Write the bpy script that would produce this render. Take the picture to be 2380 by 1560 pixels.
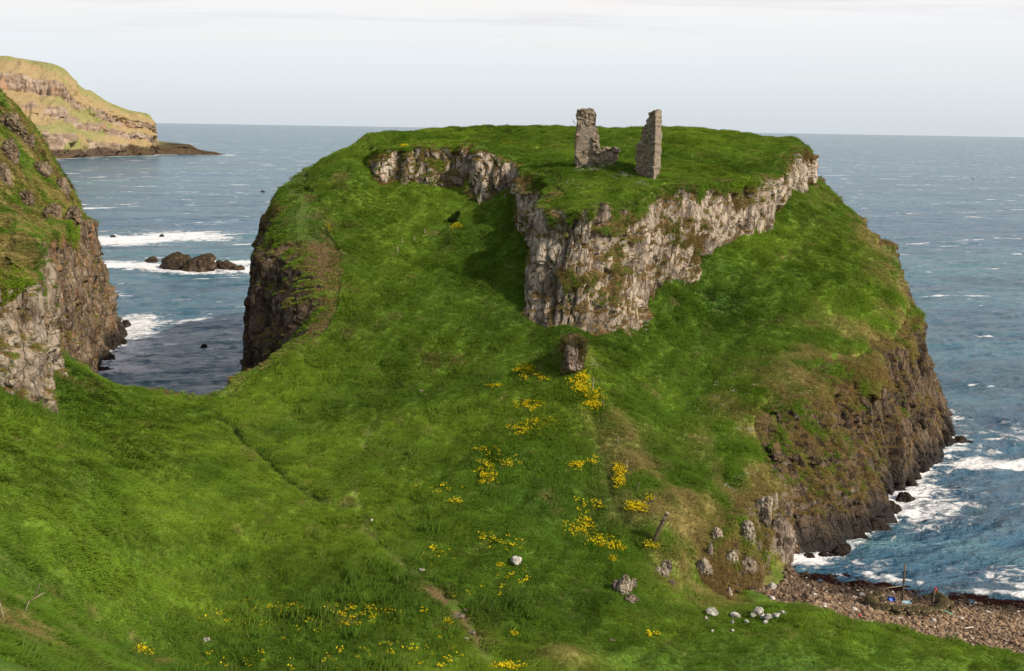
import bpy, math, random
import numpy as np
from mathutils import Vector, Matrix
for _o in list(bpy.data.objects): bpy.data.objects.remove(_o)
SC = bpy.context.scene
COL = SC.collection
rad = math.radians

# ------------------------------------------------------------------ camera
F = 2552.0; ZC = 42.0                       # focal length in units of a 2380 px wide frame, eye height over the sea
PITCH = math.atan(483.4 / F); ROLL = rad(0.93)
_fw = np.array([0, math.cos(PITCH), -math.sin(PITCH)]); _r0 = np.array([1., 0, 0]); _u0 = np.array([0, math.sin(PITCH), math.cos(PITCH)])
_R = math.cos(ROLL) * _r0 + math.sin(ROLL) * _u0
_U = -math.sin(ROLL) * _r0 + math.cos(ROLL) * _u0
cam = bpy.data.cameras.new('camera'); cam.sensor_width = 36; cam.lens = 36 * F / 2380
cam.clip_start = 0.5; cam.clip_end = 90000
co = bpy.data.objects.new('camera', cam); COL.objects.link(co)
co.matrix_world = Matrix(((_R[0], _U[0], -_fw[0], 0), (_R[1], _U[1], -_fw[1], 0), (_R[2], _U[2], -_fw[2], ZC), (0, 0, 0, 1)))
SC.camera = co

# ------------------------------------------------------------------ light
SUN_EL, SUN_AZ = rad(37), math.atan2(0.87, -0.49)     # azimuth clockwise from +Y
sd = Vector((math.sin(SUN_AZ) * math.cos(SUN_EL), math.cos(SUN_AZ) * math.cos(SUN_EL), math.sin(SUN_EL)))
sun = bpy.data.lights.new('sun', 'SUN'); sun.energy = 3.9; sun.angle = rad(0.6); sun.color = (1.0, 0.88, 0.70)
so = bpy.data.objects.new('sun', sun); COL.objects.link(so); so.rotation_euler = sd.to_track_quat('Z', 'Y').to_euler()
so.location = (80, -40, 120)
SC.view_settings.view_transform = 'Standard'; SC.view_settings.look = 'None'
SC.view_settings.exposure = 0.38; SC.view_settings.gamma = 1.0
SC.cycles.max_bounces = 5; SC.cycles.diffuse_bounces = 2; SC.cycles.glossy_bounces = 2
SC.cycles.transmission_bounces = 2; SC.cycles.transparent_max_bounces = 8; SC.cycles.volume_bounces = 0
SC.cycles.use_adaptive_sampling = True; SC.cycles.use_denoising = True; SC.cycles.adaptive_threshold = 0.012

class NT:
    """tiny helper round a node tree"""
    def __init__(s, tree):
        s.t = tree; tree.nodes.clear()
    def n(s, typ, ins=None, **kw):
        nd = s.t.nodes.new(typ)
        for k, v in kw.items(): setattr(nd, k, v)
        for k, v in (ins or {}).items(): s.put(nd.inputs[k], v)
        return nd
    def put(s, sock, v):
        if isinstance(v, bpy.types.NodeSocket): s.t.links.new(v, sock)
        elif isinstance(v, bpy.types.Node): s.t.links.new(v.outputs[0], sock)
        else:
            if sock.type == 'RGBA' and len(v) == 3: v = (*v, 1)
            sock.default_value = v
    def math(s, op, a, b=0.0, c=0.0, clamp=False):
        nd = s.n('ShaderNodeMath', {0: a, 1: b, 2: c}, operation=op); nd.use_clamp = clamp; return nd.outputs[0]
    def ramp(s, v, lo, hi, a=0.0, b=1.0, smooth=True):
        return s.n('ShaderNodeMapRange', {0: v, 1: lo, 2: hi, 3: a, 4: b}, interpolation_type='SMOOTHSTEP' if smooth else 'LINEAR').outputs[0]
    def mix(s, f, a, b, mode='MIX'):
        nd = s.t.nodes.new('ShaderNodeMix'); nd.data_type = 'RGBA'; nd.blend_type = mode; nd.clamp_factor = True
        s.put(nd.inputs[0], f); s.put(nd.inputs[6], a); s.put(nd.inputs[7], b); return nd.outputs[2]
    def noise(s, vec, scale, detail=4, rough=0.55, dist=0.0):
        return s.n('ShaderNodeTexNoise', {'Vector': vec, 'Scale': scale, 'Detail': detail, 'Roughness': rough, 'Distortion': dist}).outputs[0]
    def scale(s, vec, v):
        return s.n('ShaderNodeVectorMath', {0: vec, 1: v}, operation='MULTIPLY').outputs[0]
    def attr(s, name, out='Fac', typ='GEOMETRY'):
        return s.n('ShaderNodeAttribute', attribute_name=name, attribute_type=typ).outputs[out]

# sky: physical sky under a thin veil of high cloud
W = bpy.data.worlds.new('World'); SC.world = W; W.use_nodes = True
w = NT(W.node_tree)
sky = w.n('ShaderNodeTexSky', sky_type='NISHITA'); sky.sun_disc = False
sky.sun_elevation = SUN_EL; sky.sun_rotation = SUN_AZ; sky.altitude = 40; sky.air_density = 1.0; sky.dust_density = 1.6; sky.ozone_density = 1.5
tc = w.n('ShaderNodeTexCoord').outputs['Generated']
sep = w.n('ShaderNodeSeparateXYZ', {0: tc})
zz = w.math('MAXIMUM', sep.outputs[2], 0.0)
dvv = w.math('ADD', zz, 0.06)
pv = w.n('ShaderNodeCombineXYZ', {0: w.math('DIVIDE', sep.outputs[0], dvv), 1: w.math('DIVIDE', sep.outputs[1], dvv), 2: 0.0}).outputs[0]
streak = w.noise(w.scale(pv, (0.5, 1.6, 1)), 0.9, 6, 0.6, 0.4)
streak2 = w.noise(w.scale(pv, (0.22, 0.8, 1)), 0.8, 4, 0.5)
veil = w.ramp(zz, 0.0, 0.12, 0.72, 0.97)
vcol = w.mix(w.ramp(zz, 0.0, 0.16), (6.4, 6.95, 7.5), (7.6, 7.35, 7.2))
vcol = w.mix(w.math('MULTIPLY', w.ramp(streak, 0.48, 0.70), w.ramp(zz, 0.055, 0.10)), vcol, (6.3, 6.2, 6.5))
vcol = w.mix(w.math('MULTIPLY', w.ramp(streak2, 0.45, 0.65), w.ramp(zz, 0.03, 0.08, 0, 0.5)), vcol, (7.6, 7.2, 6.95))
boost = w.ramp(zz, 0.12, 0.35, 1.0, 1.5)
vcol = w.mix(1.0, vcol, w.n('ShaderNodeCombineColor', {0: boost, 1: boost, 2: boost}).outputs[0], 'MULTIPLY')
veil = w.math('MULTIPLY', veil, w.ramp(zz, 0.13, 0.5, 1.0, 0.22))
skc = w.mix(veil, sky.outputs[0], vcol)
bg = w.n('ShaderNodeBackground', {'Color': skc, 'Strength': 0.1})
w.n('ShaderNodeOutputWorld', {0: bg.outputs[0]})

# ------------------------------------------------------------------ helpers
def ray(px, py): return _fw + (px - 1190) / F * _R + (780 - py) / F * _U
def PY(px, py, Y):
    d = ray(px, py); q = d * (Y / d[1]); return (float(q[0]), float(q[1]), float(q[2] + ZC))
def PZ(px, py, z=0.0):
    d = ray(px, py); q = d * ((z - ZC) / d[2]); return (float(q[0]), float(q[1]), float(z))
rng = np.random.default_rng(7)

def _hash(ix, iy, iz, seed):
    h = (ix.astype(np.int64) * 374761393 + iy.astype(np.int64) * 668265263 + iz.astype(np.int64) * 2147483647 + seed * 974634777) & 0xffffffff
    h = ((h ^ (h >> 13)) * 1274126177) & 0xffffffff
    h = ((h ^ (h >> 15)) * 2246822519) & 0xffffffff
    return ((h ^ (h >> 16)) & 0xffffff) / float(0xffffff)
def vnoise(x, y, z=None, seed=0):
    if z is None: z = np.zeros_like(x)
    x0, y0, z0 = np.floor(x), np.floor(y), np.floor(z)
    fx, fy, fz = x - x0, y - y0, z - z0
    fx = fx * fx * (3 - 2 * fx); fy = fy * fy * (3 - 2 * fy); fz = fz * fz * (3 - 2 * fz)
    r = 0
    for i in (0, 1):
        for j in (0, 1):
            for k in (0, 1):
                r = r + _hash(x0 + i, y0 + j, z0 + k, seed) * (fx if i else 1 - fx) * (fy if j else 1 - fy) * (fz if k else 1 - fz)
    return r
def fbm(x, y, z=None, oct=4, seed=0, gain=0.5):
    s = 0; a = 1; t = 0
    if z is None: z = np.zeros_like(x)
    for o in range(oct):
        s = s + a * (vnoise(x * 2 ** o + 17.3 * o, y * 2 ** o + 5.1 * o, z * 2 ** o, seed + o) * 2 - 1); t += a; a *= gain
    return s / t
def voro(u, v, seed=0, jit=0.85):
    """2-D cells: distance to nearest, second nearest, random id of the cell, offsets to its centre"""
    u0, v0 = np.floor(u), np.floor(v)
    f1 = np.full(u.shape, 9.); f2 = np.full(u.shape, 9.); cid = np.zeros(u.shape); du = np.zeros(u.shape); dv = np.zeros(u.shape)
    z = np.zeros_like(u0)
    for i in (-1, 0, 1):
        for j in (-1, 0, 1):
            a = u0 + i; b = v0 + j
            px = a + 0.5 + jit * (_hash(a, b, z, seed) - 0.5); py = b + 0.5 + jit * (_hash(a, b, z, seed + 91) - 0.5)
            d = np.hypot(u - px, v - py)
            near = d < f1
            f2 = np.where(near, f1, np.minimum(f2, d))
            cid = np.where(near, _hash(a, b, z, seed + 173), cid); du = np.where(near, u - px, du); dv = np.where(near, v - py, dv)
            f1 = np.where(near, d, f1)
    return f1, f2, cid, du, dv
def sstep(lo, hi, v):
    t = np.clip((v - lo) / (hi - lo), 0, 1); return t * t * (3 - 2 * t)
def polydist(x, y, pts, closed=False):
    """distance to a polyline, position along it"""
    P = np.array([(p[0], p[1]) for p in pts]); n = len(P)
    best = np.full(x.shape, 1e9); s = np.zeros(x.shape); acc = 0
    for i in range(n if closed else n - 1):
        a = P[i]; b = P[(i + 1) % n]; ab = b - a; L = math.hypot(*ab) + 1e-9
        t = np.clip(((x - a[0]) * ab[0] + (y - a[1]) * ab[1]) / L ** 2, 0, 1)
        d = np.hypot(x - a[0] - ab[0] * t, y - a[1] - ab[1] * t)
        m = d < best; best = np.where(m, d, best); s = np.where(m, acc + t * L, s); acc += L
    return best, s
def inside(x, y, pts):
    P = [(p[0], p[1]) for p in pts]; c = np.zeros(x.shape, bool); j = len(P) - 1
    for i in range(len(P)):
        (xi, yi), (xj, yj) = P[i], P[j]
        if yi != yj:
            c ^= ((yi > y) != (yj > y)) & (x < (xj - xi) * (y - yi) / (yj - yi) + xi)
        j = i
    return c
class TPS:
    def __init__(s, pts, lam=0.02):
        P = np.array(pts, float); s.c = P[:, :2] / 50.; n = len(P)
        K = s.k(np.hypot(s.c[:, None, 0] - s.c[None, :, 0], s.c[:, None, 1] - s.c[None, :, 1])) + lam * 0.01 * np.eye(n)
        Q = np.hstack([np.ones((n, 1)), s.c]); A = np.block([[K, Q], [Q.T, np.zeros((3, 3))]])
        s.w = np.linalg.solve(A, np.concatenate([P[:, 2], np.zeros(3)]))
    @staticmethod
    def k(r): return r * r * np.log(r + 1e-9)
    def __call__(s, x, y):
        x = np.asarray(x, float) / 50.; y = np.asarray(y, float) / 50.
        r = s.w[-3] + s.w[-2] * x + s.w[-1] * y
        for i in range(len(s.c)):
            r = r + s.w[i] * s.k(np.hypot(x - s.c[i, 0], y - s.c[i, 1]))
        return r
def catmull(P, n):
    """resample a polyline of k-vectors at n even parameter steps (centripetal enough for our spacing)"""
    P = np.array(P, float); m = len(P); t = np.linspace(0, m - 1, n) if np.isscalar(n) else n
    i = np.clip(np.floor(t).astype(int), 0, m - 2); f = (t - i)[:, None]
    p0 = P[np.clip(i - 1, 0, m - 1)]; p1 = P[i]; p2 = P[i + 1]; p3 = P[np.clip(i + 2, 0, m - 1)]
    tan1 = (p2 - p0) * 0.38; tan2 = (p3 - p1) * 0.38
    return (2 * f ** 3 - 3 * f ** 2 + 1) * p1 + (f ** 3 - 2 * f ** 2 + f) * tan1 + (-2 * f ** 3 + 3 * f ** 2) * p2 + (f ** 3 - f ** 2) * tan2

def mesh_from(name, V, Q, attrs=None, smooth=True):
    """V (n,3), Q (m,3|4) -> mesh datablock; attrs name -> (n,) float or (n,3) colour"""
    me = bpy.data.meshes.new(name); V = np.asarray(V, np.float32); Q = np.asarray(Q, np.int32); k = Q.shape[1]
    me.vertices.add(len(V)); me.vertices.foreach_set('co', V.ravel())
    me.loops.add(Q.size); me.loops.foreach_set('vertex_index', Q.ravel())
    me.polygons.add(len(Q)); me.polygons.foreach_set('loop_start', np.arange(len(Q), dtype=np.int32) * k)
    me.polygons.foreach_set('loop_total', np.full(len(Q), k, np.int32))
    me.update(calc_edges=True); me.validate()
    me.polygons.foreach_set('use_smooth', np.full(len(me.polygons), smooth))
    for an, av in (attrs or {}).items(): set_attr(me, an, av)
    me.update(); return me
def set_attr(me, an, av):
    av = np.asarray(av, np.float32)
    if av.ndim == 1:
        a = me.attributes.new(an, 'FLOAT', 'POINT'); a.data.foreach_set('value', av)
    else:
        c = np.ones((len(av), 4), np.float32); c[:, :3] = av
        a = me.attributes.new(an, 'FLOAT_COLOR', 'POINT'); a.data.foreach_set('color', c.ravel())
def grid_faces(nr, nc):
    i = np.arange(nr - 1)[:, None] * nc + np.arange(nc - 1)[None, :]
    return np.stack([i, i + 1, i + nc + 1, i + nc], -1).reshape(-1, 4)
def link(name, me, mat=None, parent=None, **tags):
    o = bpy.data.objects.new(name, me); COL.objects.link(o)
    if mat: me.materials.append(mat)
    if parent: o.parent = parent
    for k, v in tags.items():
        if v: o[k] = v
    return o
def empty(name, loc, rz=0, **tags):
    o = bpy.data.objects.new(name, None); COL.objects.link(o); o.location = loc; o.rotation_euler = (0, 0, rz); o.empty_display_size = 0.3
    for k, v in tags.items():
        if v: o[k] = v
    return o
def verts_of(me):
    a = np.empty(len(me.vertices) * 3, np.float32); me.vertices.foreach_get('co', a); return a.reshape(-1, 3).astype(float)
def norms_of(me):
    a = np.empty(len(me.vertices) * 3, np.float32); me.vertices.foreach_get('normal', a); return a.reshape(-1, 3).astype(float)
def lerp(a, b, t):
    return a * (1 - t)[..., None] + np.asarray(b) * t[..., None]

# ------------------------------------------------------------------ materials
def principled(nt, col, rough=0.9, bump=None, bstr=0.5, bdist=0.05, spec=0.2, **kw):
    ins = {'Base Color': col, 'Roughness': rough, 'Specular IOR Level': spec}
    if bump is not None:
        ins['Normal'] = nt.n('ShaderNodeBump', {'Height': bump, 'Strength': bstr, 'Distance': bdist}).outputs[0]
    ins.update(kw)
    p = nt.n('ShaderNodeBsdfPrincipled', ins)
    nt.n('ShaderNodeOutputMaterial', {0: p.outputs[0]}); return p
def newmat(name):
    m = bpy.data.materials.new(name); m.use_nodes = True; return m, NT(m.node_tree)

def mat_ground():
    m, t = newmat('grassy_ground'); pos = t.n('ShaderNodeNewGeometry').outputs['Position']
    c = t.attr('gcol', 'Color')
    n1 = t.noise(pos, 6.0, 5, 0.65); n2 = t.noise(pos, 1.3, 4, 0.6)
    g = t.math('MULTIPLY', t.ramp(n1, 0.25, 0.75, 0.6, 1.4), t.ramp(n2, 0.3, 0.7, 0.82, 1.18))
    gc = t.mix(1.0, c, t.n('ShaderNodeCombineColor', {0: g, 1: g, 2: g}).outputs[0], 'MULTIPLY')
    # shingle
    vo = t.n('ShaderNodeTexVoronoi', {'Vector': pos, 'Scale': 3.2, 'Randomness': 1.0})
    vb = t.n('ShaderNodeTexVoronoi', {'Vector': pos, 'Scale': 9.0, 'Randomness': 1.0})
    peb = t.mix(t.n('ShaderNodeSeparateColor', {0: vo.outputs['Color']}).outputs[0], (0.15, 0.09, 0.05), (0.32, 0.22, 0.14))
    peb = t.mix(t.ramp(t.n('ShaderNodeSeparateColor', {0: vb.outputs['Color']}).outputs[1], 0.8, 0.95), peb, (0.45, 0.38, 0.32))
    peb = t.mix(t.ramp(vo.outputs['Distance'], 0.3, 0.6, 0, 0.85), peb, (0.05, 0.035, 0.028))
    bm = t.attr('beach'); col = t.mix(bm, gc, peb)
    col = t.mix(t.attr('weed'), col, (0.035, 0.014, 0.012))
    h = t.math('ADD', t.math('MULTIPLY', n1, 0.5), t.math('MULTIPLY', t.math('MULTIPLY', vo.outputs['Distance'], -1.6), bm))
    principled(t, col, 0.95, h, 0.9, 0.25, 0.15); return m

def mat_rock(name, base1, base2, turf1, turf2, ochre=0.3, lichen=0.5, scale=1.0, dark=0.0, gcol=False, joints=1.0, turfy=1.0):
    """weathered basalt: streaks, lichen, ledges with grass; 'turf', 'wet' and 'och' come with the mesh"""
    m, t = newmat(name); ge = t.n('ShaderNodeNewGeometry'); pos = ge.outputs['Position']
    if scale != 1.0: pos = t.scale(pos, (scale,) * 3)
    nz = t.n('ShaderNodeSeparateXYZ', {0: ge.outputs['Normal']}).outputs[2]
    st = t.scale(pos, (1, 1, 0.42))
    a = t.noise(st, 0.55, 5, 0.6, 0.3); b = t.noise(st, 2.4, 5, 0.65); f = t.noise(pos, 7.0, 6, 0.7); g = t.noise(pos, 1.1, 4, 0.6)
    col = t.mix(t.ramp(a, 0.35, 0.65), base1, base2)
    col = t.mix(t.ramp(b, 0.3, 0.75, 0.0, 0.75), col, tuple(min(1, c * 1.55) for c in base2))
    col = t.mix(t.ramp(f, 0.42, 0.3, 0, 0.75), col, tuple(c * 0.30 for c in base1))
    col = t.mix(t.math('MULTIPLY', t.ramp(a, 0.52, 0.42), 0.55), col, tuple(c * 0.5 for c in base1))
    col = t.mix(t.math('MULTIPLY', t.attr('pale'), 0.75), col, (0.44, 0.38, 0.31))
    # rusty seeps and ochre lichen
    oc = t.math('MULTIPLY', t.ramp(t.noise(st, 0.9, 4, 0.6), 0.5, 0.68), t.math('ADD', t.attr('och'), ochre), clamp=True)
    col = t.mix(oc, col, (0.26, 0.12, 0.045))
    # white lichen spots
    li = t.math('MULTIPLY', t.ramp(t.noise(t.scale(pos, (1, 1, 0.5)), 2.0, 6, 0.75), 0.53, 0.62), t.ramp(g, 0.4, 0.6))
    col = t.mix(t.math('MULTIPLY', li, lichen), col, (0.55, 0.51, 0.44))
    # joints
    jo = t.n('ShaderNodeTexVoronoi', {'Vector': t.n('ShaderNodeVectorMath', {0: t.scale(pos, (1.0, 1.0, 0.30)), 1: t.n('ShaderNodeTexNoise', {'Vector': pos, 'Scale': 1.5, 'Detail': 3}).outputs['Color']}, operation='ADD').outputs[0], 'Scale': 0.85}, feature='DISTANCE_TO_EDGE').outputs[0]
    col = t.mix(t.math('MULTIPLY', t.ramp(jo, 0.0, 0.045, 0.75 * joints, 0.0), t.ramp(g, 0.42, 0.56)), col, (0.022, 0.017, 0.013))
    # turf
    tn = t.noise(pos, 1.7, 5, 0.65); tf = t.noise(pos, 8.0, 5, 0.7)
    tcol = t.mix(t.ramp(t.math('SUBTRACT', tn, t.math('MULTIPLY', t.math('SUBTRACT', t.attr('turf'), 0.75), 0.6)), 0.35, 0.6), t.attr('gcol', 'Color') if gcol else turf2, turf1)
    tcol = t.mix(t.ramp(tf, 0.35, 0.65), t.mix(0.35, tcol, (0, 0, 0)), tcol)
    tm = t.math('ADD', t.attr('turf'), t.math('MULTIPLY', t.math('SUBTRACT', tn, 0.5), 1.1))
    tm = t.math('ADD', tm, t.ramp(nz, 0.25, 0.75, 0.0, 0.8))
    tm = t.ramp(t.math('ADD', tm, t.math('MULTIPLY', t.math('SUBTRACT', tf, 0.5), 0.6)), 0.45, 0.62)
    wet = t.attr('wet')
    tm = t.math('MULTIPLY', t.math('MULTIPLY', tm, turfy), t.math('SUBTRACT', 1.0, wet))
    col = t.mix(tm, col, tcol)
    col = t.mix(t.math('MULTIPLY', wet, 0.93), col, (0.012, 0.010, 0.009))
    if dark: col = t.mix(dark, col, (0.01, 0.009, 0.008))
    h = t.math('ADD', t.math('MULTIPLY', b, 0.6), t.math('ADD', t.math('MULTIPLY', f, 0.45), t.ramp(jo, 0.0, 0.09, 0.0, 0.5)))
    principled(t, col, t.math('SUBTRACT', 0.95, t.math('MULTIPLY', wet, 0.35)), h, 1.0, 0.32, 0.25); return m

def mat_plain(name, c1, c2, sc=4.0, rough=0.85, bump=0.3, stretch=(1, 1, 1), spec=0.2):
    m, t = newmat(name); tc = t.n('ShaderNodeTexCoord').outputs['Object']; v = t.scale(tc, stretch)
    n = t.noise(v, sc, 5, 0.65)
    principled(t, t.mix(t.ramp(n, 0.3, 0.7), c1, c2), rough, n, bump, 0.05, spec); return m
def mat_tuft(name='grass_blades', flat=None):
    m, t = newmat(name)
    c = t.attr('tint', 'Color', 'INSTANCER')
    d = t.n('ShaderNodeBsdfDiffuse', {'Color': c, 'Roughness': 0.5}); tr = t.n('ShaderNodeBsdfTranslucent', {'Color': c})
    mx = t.n('ShaderNodeMixShader', {0: 0.3, 1: d.outputs[0], 2: tr.outputs[0]})
    t.n('ShaderNodeOutputMaterial', {0: mx.outputs[0]}); return m

M_ground = mat_ground()
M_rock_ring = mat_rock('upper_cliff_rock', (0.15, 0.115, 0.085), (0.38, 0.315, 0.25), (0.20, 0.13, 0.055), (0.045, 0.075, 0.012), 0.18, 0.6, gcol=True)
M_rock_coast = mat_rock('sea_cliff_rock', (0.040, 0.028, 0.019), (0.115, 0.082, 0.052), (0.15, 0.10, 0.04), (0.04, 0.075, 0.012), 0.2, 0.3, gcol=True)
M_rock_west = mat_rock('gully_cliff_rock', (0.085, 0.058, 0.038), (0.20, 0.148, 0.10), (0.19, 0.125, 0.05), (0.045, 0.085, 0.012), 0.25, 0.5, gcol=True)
M_tuft = mat_tuft()

# ------------------------------------------------------------------ the lie of the land
RING = [  # rim of the upper cliff, its foot
 ((868, 352, 174), (872, 395, 172)), ((885, 345, 170.5), (885, 430, 167)), ((950, 342, 170), (940, 425, 166.5)), ((1000, 340, 169), (1010, 435, 165)),
 ((1080, 335, 168.5), (1060, 438, 164.5)), ((1105, 337, 168), (1092, 430, 165)), ((1120, 348, 164), (1100, 440, 162.5)), ((1160, 365, 162.5), (1140, 462, 160)),
 ((1205, 385, 161), (1195, 440, 159)), ((1212, 396, 155), (1203, 545, 148)), ((1250, 400, 153), (1225, 550, 147.5)), ((1290, 418, 149), (1248, 545, 147)),
 ((1285, 445, 144), (1242, 620, 140)), ((1262, 475, 139), (1224, 745, 131)), ((1290, 492, 134.5), (1262, 770, 128.5)), ((1360, 488, 133.5), (1330, 762, 127)),
 ((1420, 475, 134.5), (1385, 787, 126)), ((1470, 470, 137), (1440, 775, 127)), ((1510, 445, 140), (1500, 772, 129.5)), ((1560, 435, 143), (1512, 695, 134)),
 ((1620, 430, 146), (1570, 645, 138)), ((1700, 418, 151), (1655, 590, 145)), ((1760, 415, 156), (1745, 545, 152)), ((1810, 400, 161), (1785, 505, 157)),
 ((1835, 375, 167), (1822, 452, 165)), ((1868, 345, 173), (1860, 438, 171)), ((1884, 350, 177), (1890, 418, 177)), ((1872, 338, 186), (1890, 390, 187))]
ring_rim = [PY(*a) for a, b in RING]; ring_foot = [PY(*b) for a, b in RING]
COAST_A = [  # sea cliff on the right: rim, foot
 (tuple(np.array(PY(1585, 1300, 92.8)) - (0, 0, 1.6)), tuple(np.array(PY(1585, 1378, 89.6)) - (0, 0, 1.2))), (PY(1680, 1230, 97.5), PZ(1700, 1395, 1.6)), (PY(1760, 1170, 102), PZ(1775, 1335, 1.2)), (PY(1826, 1138, 105.3), PZ(1856, 1318)),
 (PY(1800, 1070, 109.5), PZ(1868, 1304)), (PY(1786, 1010, 111.8), PZ(1900, 1298)), (PY(1795, 965, 114.3), PZ(1940, 1288)), (PY(1840, 925, 118), PZ(1985, 1266)),
 (PY(1900, 890, 122), PZ(2030, 1230)), (PY(1975, 850, 127), PZ(2085, 1175)), (PY(2060, 815, 132.5), PZ(2120, 1110)), (PY(2125, 785, 138.5), PZ(2170, 1062)),
 (PY(2140, 740, 143.5), PZ(2238, 1022)), (PY(2123, 690, 148), (66.5, 155, 0)), (PY(2092, 620, 154), (67, 163, 0)), (PY(2066, 572, 160), (68, 171, 0)),
 (PY(2010, 512, 168), (69, 182, 0)), (PY(1960, 465, 176), (68, 195, 0)), (PY(1905, 415, 186), (66, 208, 0)), ((48, 205, 35.5), (58, 218, 0)),
 ((36, 218, 37.5), (42, 230, 0)), ((18, 225, 38.5), (20, 238, 0)), ((-4, 226, 38.5), (-6, 240, 0)), ((-20, 217, 37.5), (-28, 228, 0)), ((-27, 203, 37), (-37, 208, 0)),
 ((-31, 188, 36.2), (-39.5, 192, 0)), (PY(705, 400, 175), (-39.8, 180, 0)), (PY(698, 430, 167), (-39.6, 168, 0)), (PY(708, 450, 162), (-39.6, 160, 0)),
 (PY(722, 480, 157.5), (-38.2, 153.5, 0)), (PY(745, 550, 150.8), (-37.2, 149, 0)), (PY(764, 610, 146), (-36.2, 145.5, 0)), (PY(774, 660, 141.3), (-35.2, 142.5, 0)),
 (PY(757, 722, 137.3), (-34.4, 140.5, 0)), (PY(706, 786, 133.3), (-34.6, 137.5, 0)), (PY(625, 843, 129.5), (-35.4, 134, 0)), (PY(548, 884, 126.8), (-37.5, 131, 0)),
 (PY(490, 914, 124.6), (-38.5, 131, 0)), (PY(420, 912, 124.6), (-41.5, 131, 0)), (PY(350, 905, 124), (-45, 131, 0)), (PY(250, 888, 122.6), (-50, 131, 0)), (PY(172, 845, 120.6), (-54, 131, 0)), (PY(104, 797, 118), (-57, 129, 0))]
coast_rim = [a for a, b in COAST_A]; coast_foot = [b for a, b in COAST_A]
WEST = [
 ((-85, 95, 33), (-82, 91, 24)), ((-68, 96, 29), (-66, 93, 20)), ((-54, 98.5, 28.5), (-53, 95.5, 18)), (PY(-10, 655, 101), PY(-20, 895, 97.5)), (PY(30, 652, 102.5), PY(30, 915, 98.5)), (PY(76, 652, 105), PY(78, 940, 100.5)),
 (PY(102, 690, 107.5), PY(113, 952, 102.5)), (PY(96, 640, 113), PY(108, 865, 111)), (PY(85, 560, 122), PY(135, 815, 125)), (PY(105, 545, 135), PY(150, 840, 138)),
 (PY(140, 535, 150), (-61.5, 151.5, 0)), (PY(165, 505, 170), (-68, 172, 0)), (PY(186, 492, 190), (-73, 192.5, 0)), (PY(202, 515, 204), (-76, 207, 0)), (PY(212, 540, 214), (-78.5, 218, 0)),
 ((-88, 223, 22), (-86, 229, 0)), ((-104, 229, 30), (-104, 238, 0)), ((-135, 229, 34), (-135, 238, 0))]
west_rim = [a for a, b in WEST]; west_foot = [b for a, b in WEST]

G_pts = [PY(*g) for g in [(1350, 850, 118), (1400, 950, 110), (1450, 1100, 101), (1530, 1200, 95), (1470, 1340, 88.3), (600, 1100, 103), (500, 1300, 88),
  (300, 1500, 74), (110, 965, 99.5), (0, 1100, 80), (30, 1400, 58), (0, 930, 95.5), (900, 900, 122), (1000, 700, 136), (1000, 1200, 96), (1200, 950, 113), (1050, 560, 152),
  (860, 620, 146), (900, 500, 158), (775, 500, 157), (850, 400, 168), (820, 380, 170), (1120, 860, 122), (1200, 1250, 92), (1380, 1250, 94.5), (1300, 1420, 83.3), (800, 1350, 85.5),
  (750, 1000, 113.5), (300, 1000, 106), (1640, 900, 122), (1750, 780, 131), (1800, 620, 145), (1920, 560, 154), (1640, 1100, 105), (1580, 1050, 107.5), (1650, 700, 138),
  (1980, 700, 140), (1900, 480, 166), (2040, 640, 147), (1550, 950, 116), (860, 310, 181), (200, 1250, 78), (350, 1150, 92), (150, 1080, 89)]]
G_pts += [(11, 83, 3.3), (20, 80, 3.2), (10, 70, 3.6), (0, 70, 3.9), (-12, 70, 4.3), (0, 77, 3.7), (30, 70, 3.3), (45, 68, 3.0), (60, 70, 2.8), (24, 86, 2.6), (-22, 64, 7.5), (-8, 80, 4.6)]
G_pts += [(-14, 55, 9), (0, 50, 11), (20, 50, 9), (40, 50, 8), (60, 45, 8), (0, 20, 28), (0, 0, 40.2), (-30, 30, 29), (-60, 60, 30), (-40, 50, 23), (40, 20, 24), (40, 0, 36), (-60, 0, 46), (-90, 60, 42), (-60, 80, 24), (80, 40, 9)]
G_pts += [PZ(1770, 1332, 1.6), PZ(1900, 1420, 2.4), PZ(2040, 1460, 2.4), PZ(2230, 1495, 2.3), PZ(2380, 1530, 2.2), PZ(1870, 1325, 0.1), PZ(2080, 1362, 0.0), PZ(2250, 1385, 0.0), PZ(2390, 1400, 0.0), (62, 90, 0), (80, 84, 0), (65, 100, -2.5), (45, 106, -2.0), (34, 106, -0.9), PZ(1960, 1345, 0.1), (85, 95, -3)]
G_pts += [f for f in ring_foot] + [r for r in coast_rim if not (r[0] > 5 and r[1] < 100)] + [PY(1600, 1290, 93.5), PY(1600, 1375, 90), COAST_A[1][0], COAST_A[1][1]] + [f for f in west_foot[:10]]
shared = [(-24, 182, 39.6), (-25, 192, 39.3), (-23, 205, 39.5), (48, 190, 36.5)]
G_pts += shared
P_pts = list(ring_rim) + [PY(*g) for g in [(1400, 380, 152), (1500, 415, 147), (1340, 455, 139), (1300, 345, 175), (1600, 370, 168), (1750, 360, 172), (860, 310, 181), (1000, 303, 196),
  (1150, 299, 206), (1300, 303, 206), (1500, 308, 206), (1640, 312, 204), (1750, 318, 192), (1835, 322, 184), (1180, 340, 172), (1050, 315, 185), (1430, 400, 149), (1380, 425, 145), (1300, 309, 188), (1400, 310, 187), (1500, 313, 186), (1600, 314, 186), (1660, 312, 190), (1720, 320, 184), (1100, 306, 190)]]
P_pts += shared + [(-4, 224, 38.5), (18, 223, 38.5), (36, 216, 37.5), (45, 203, 36)]
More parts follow.
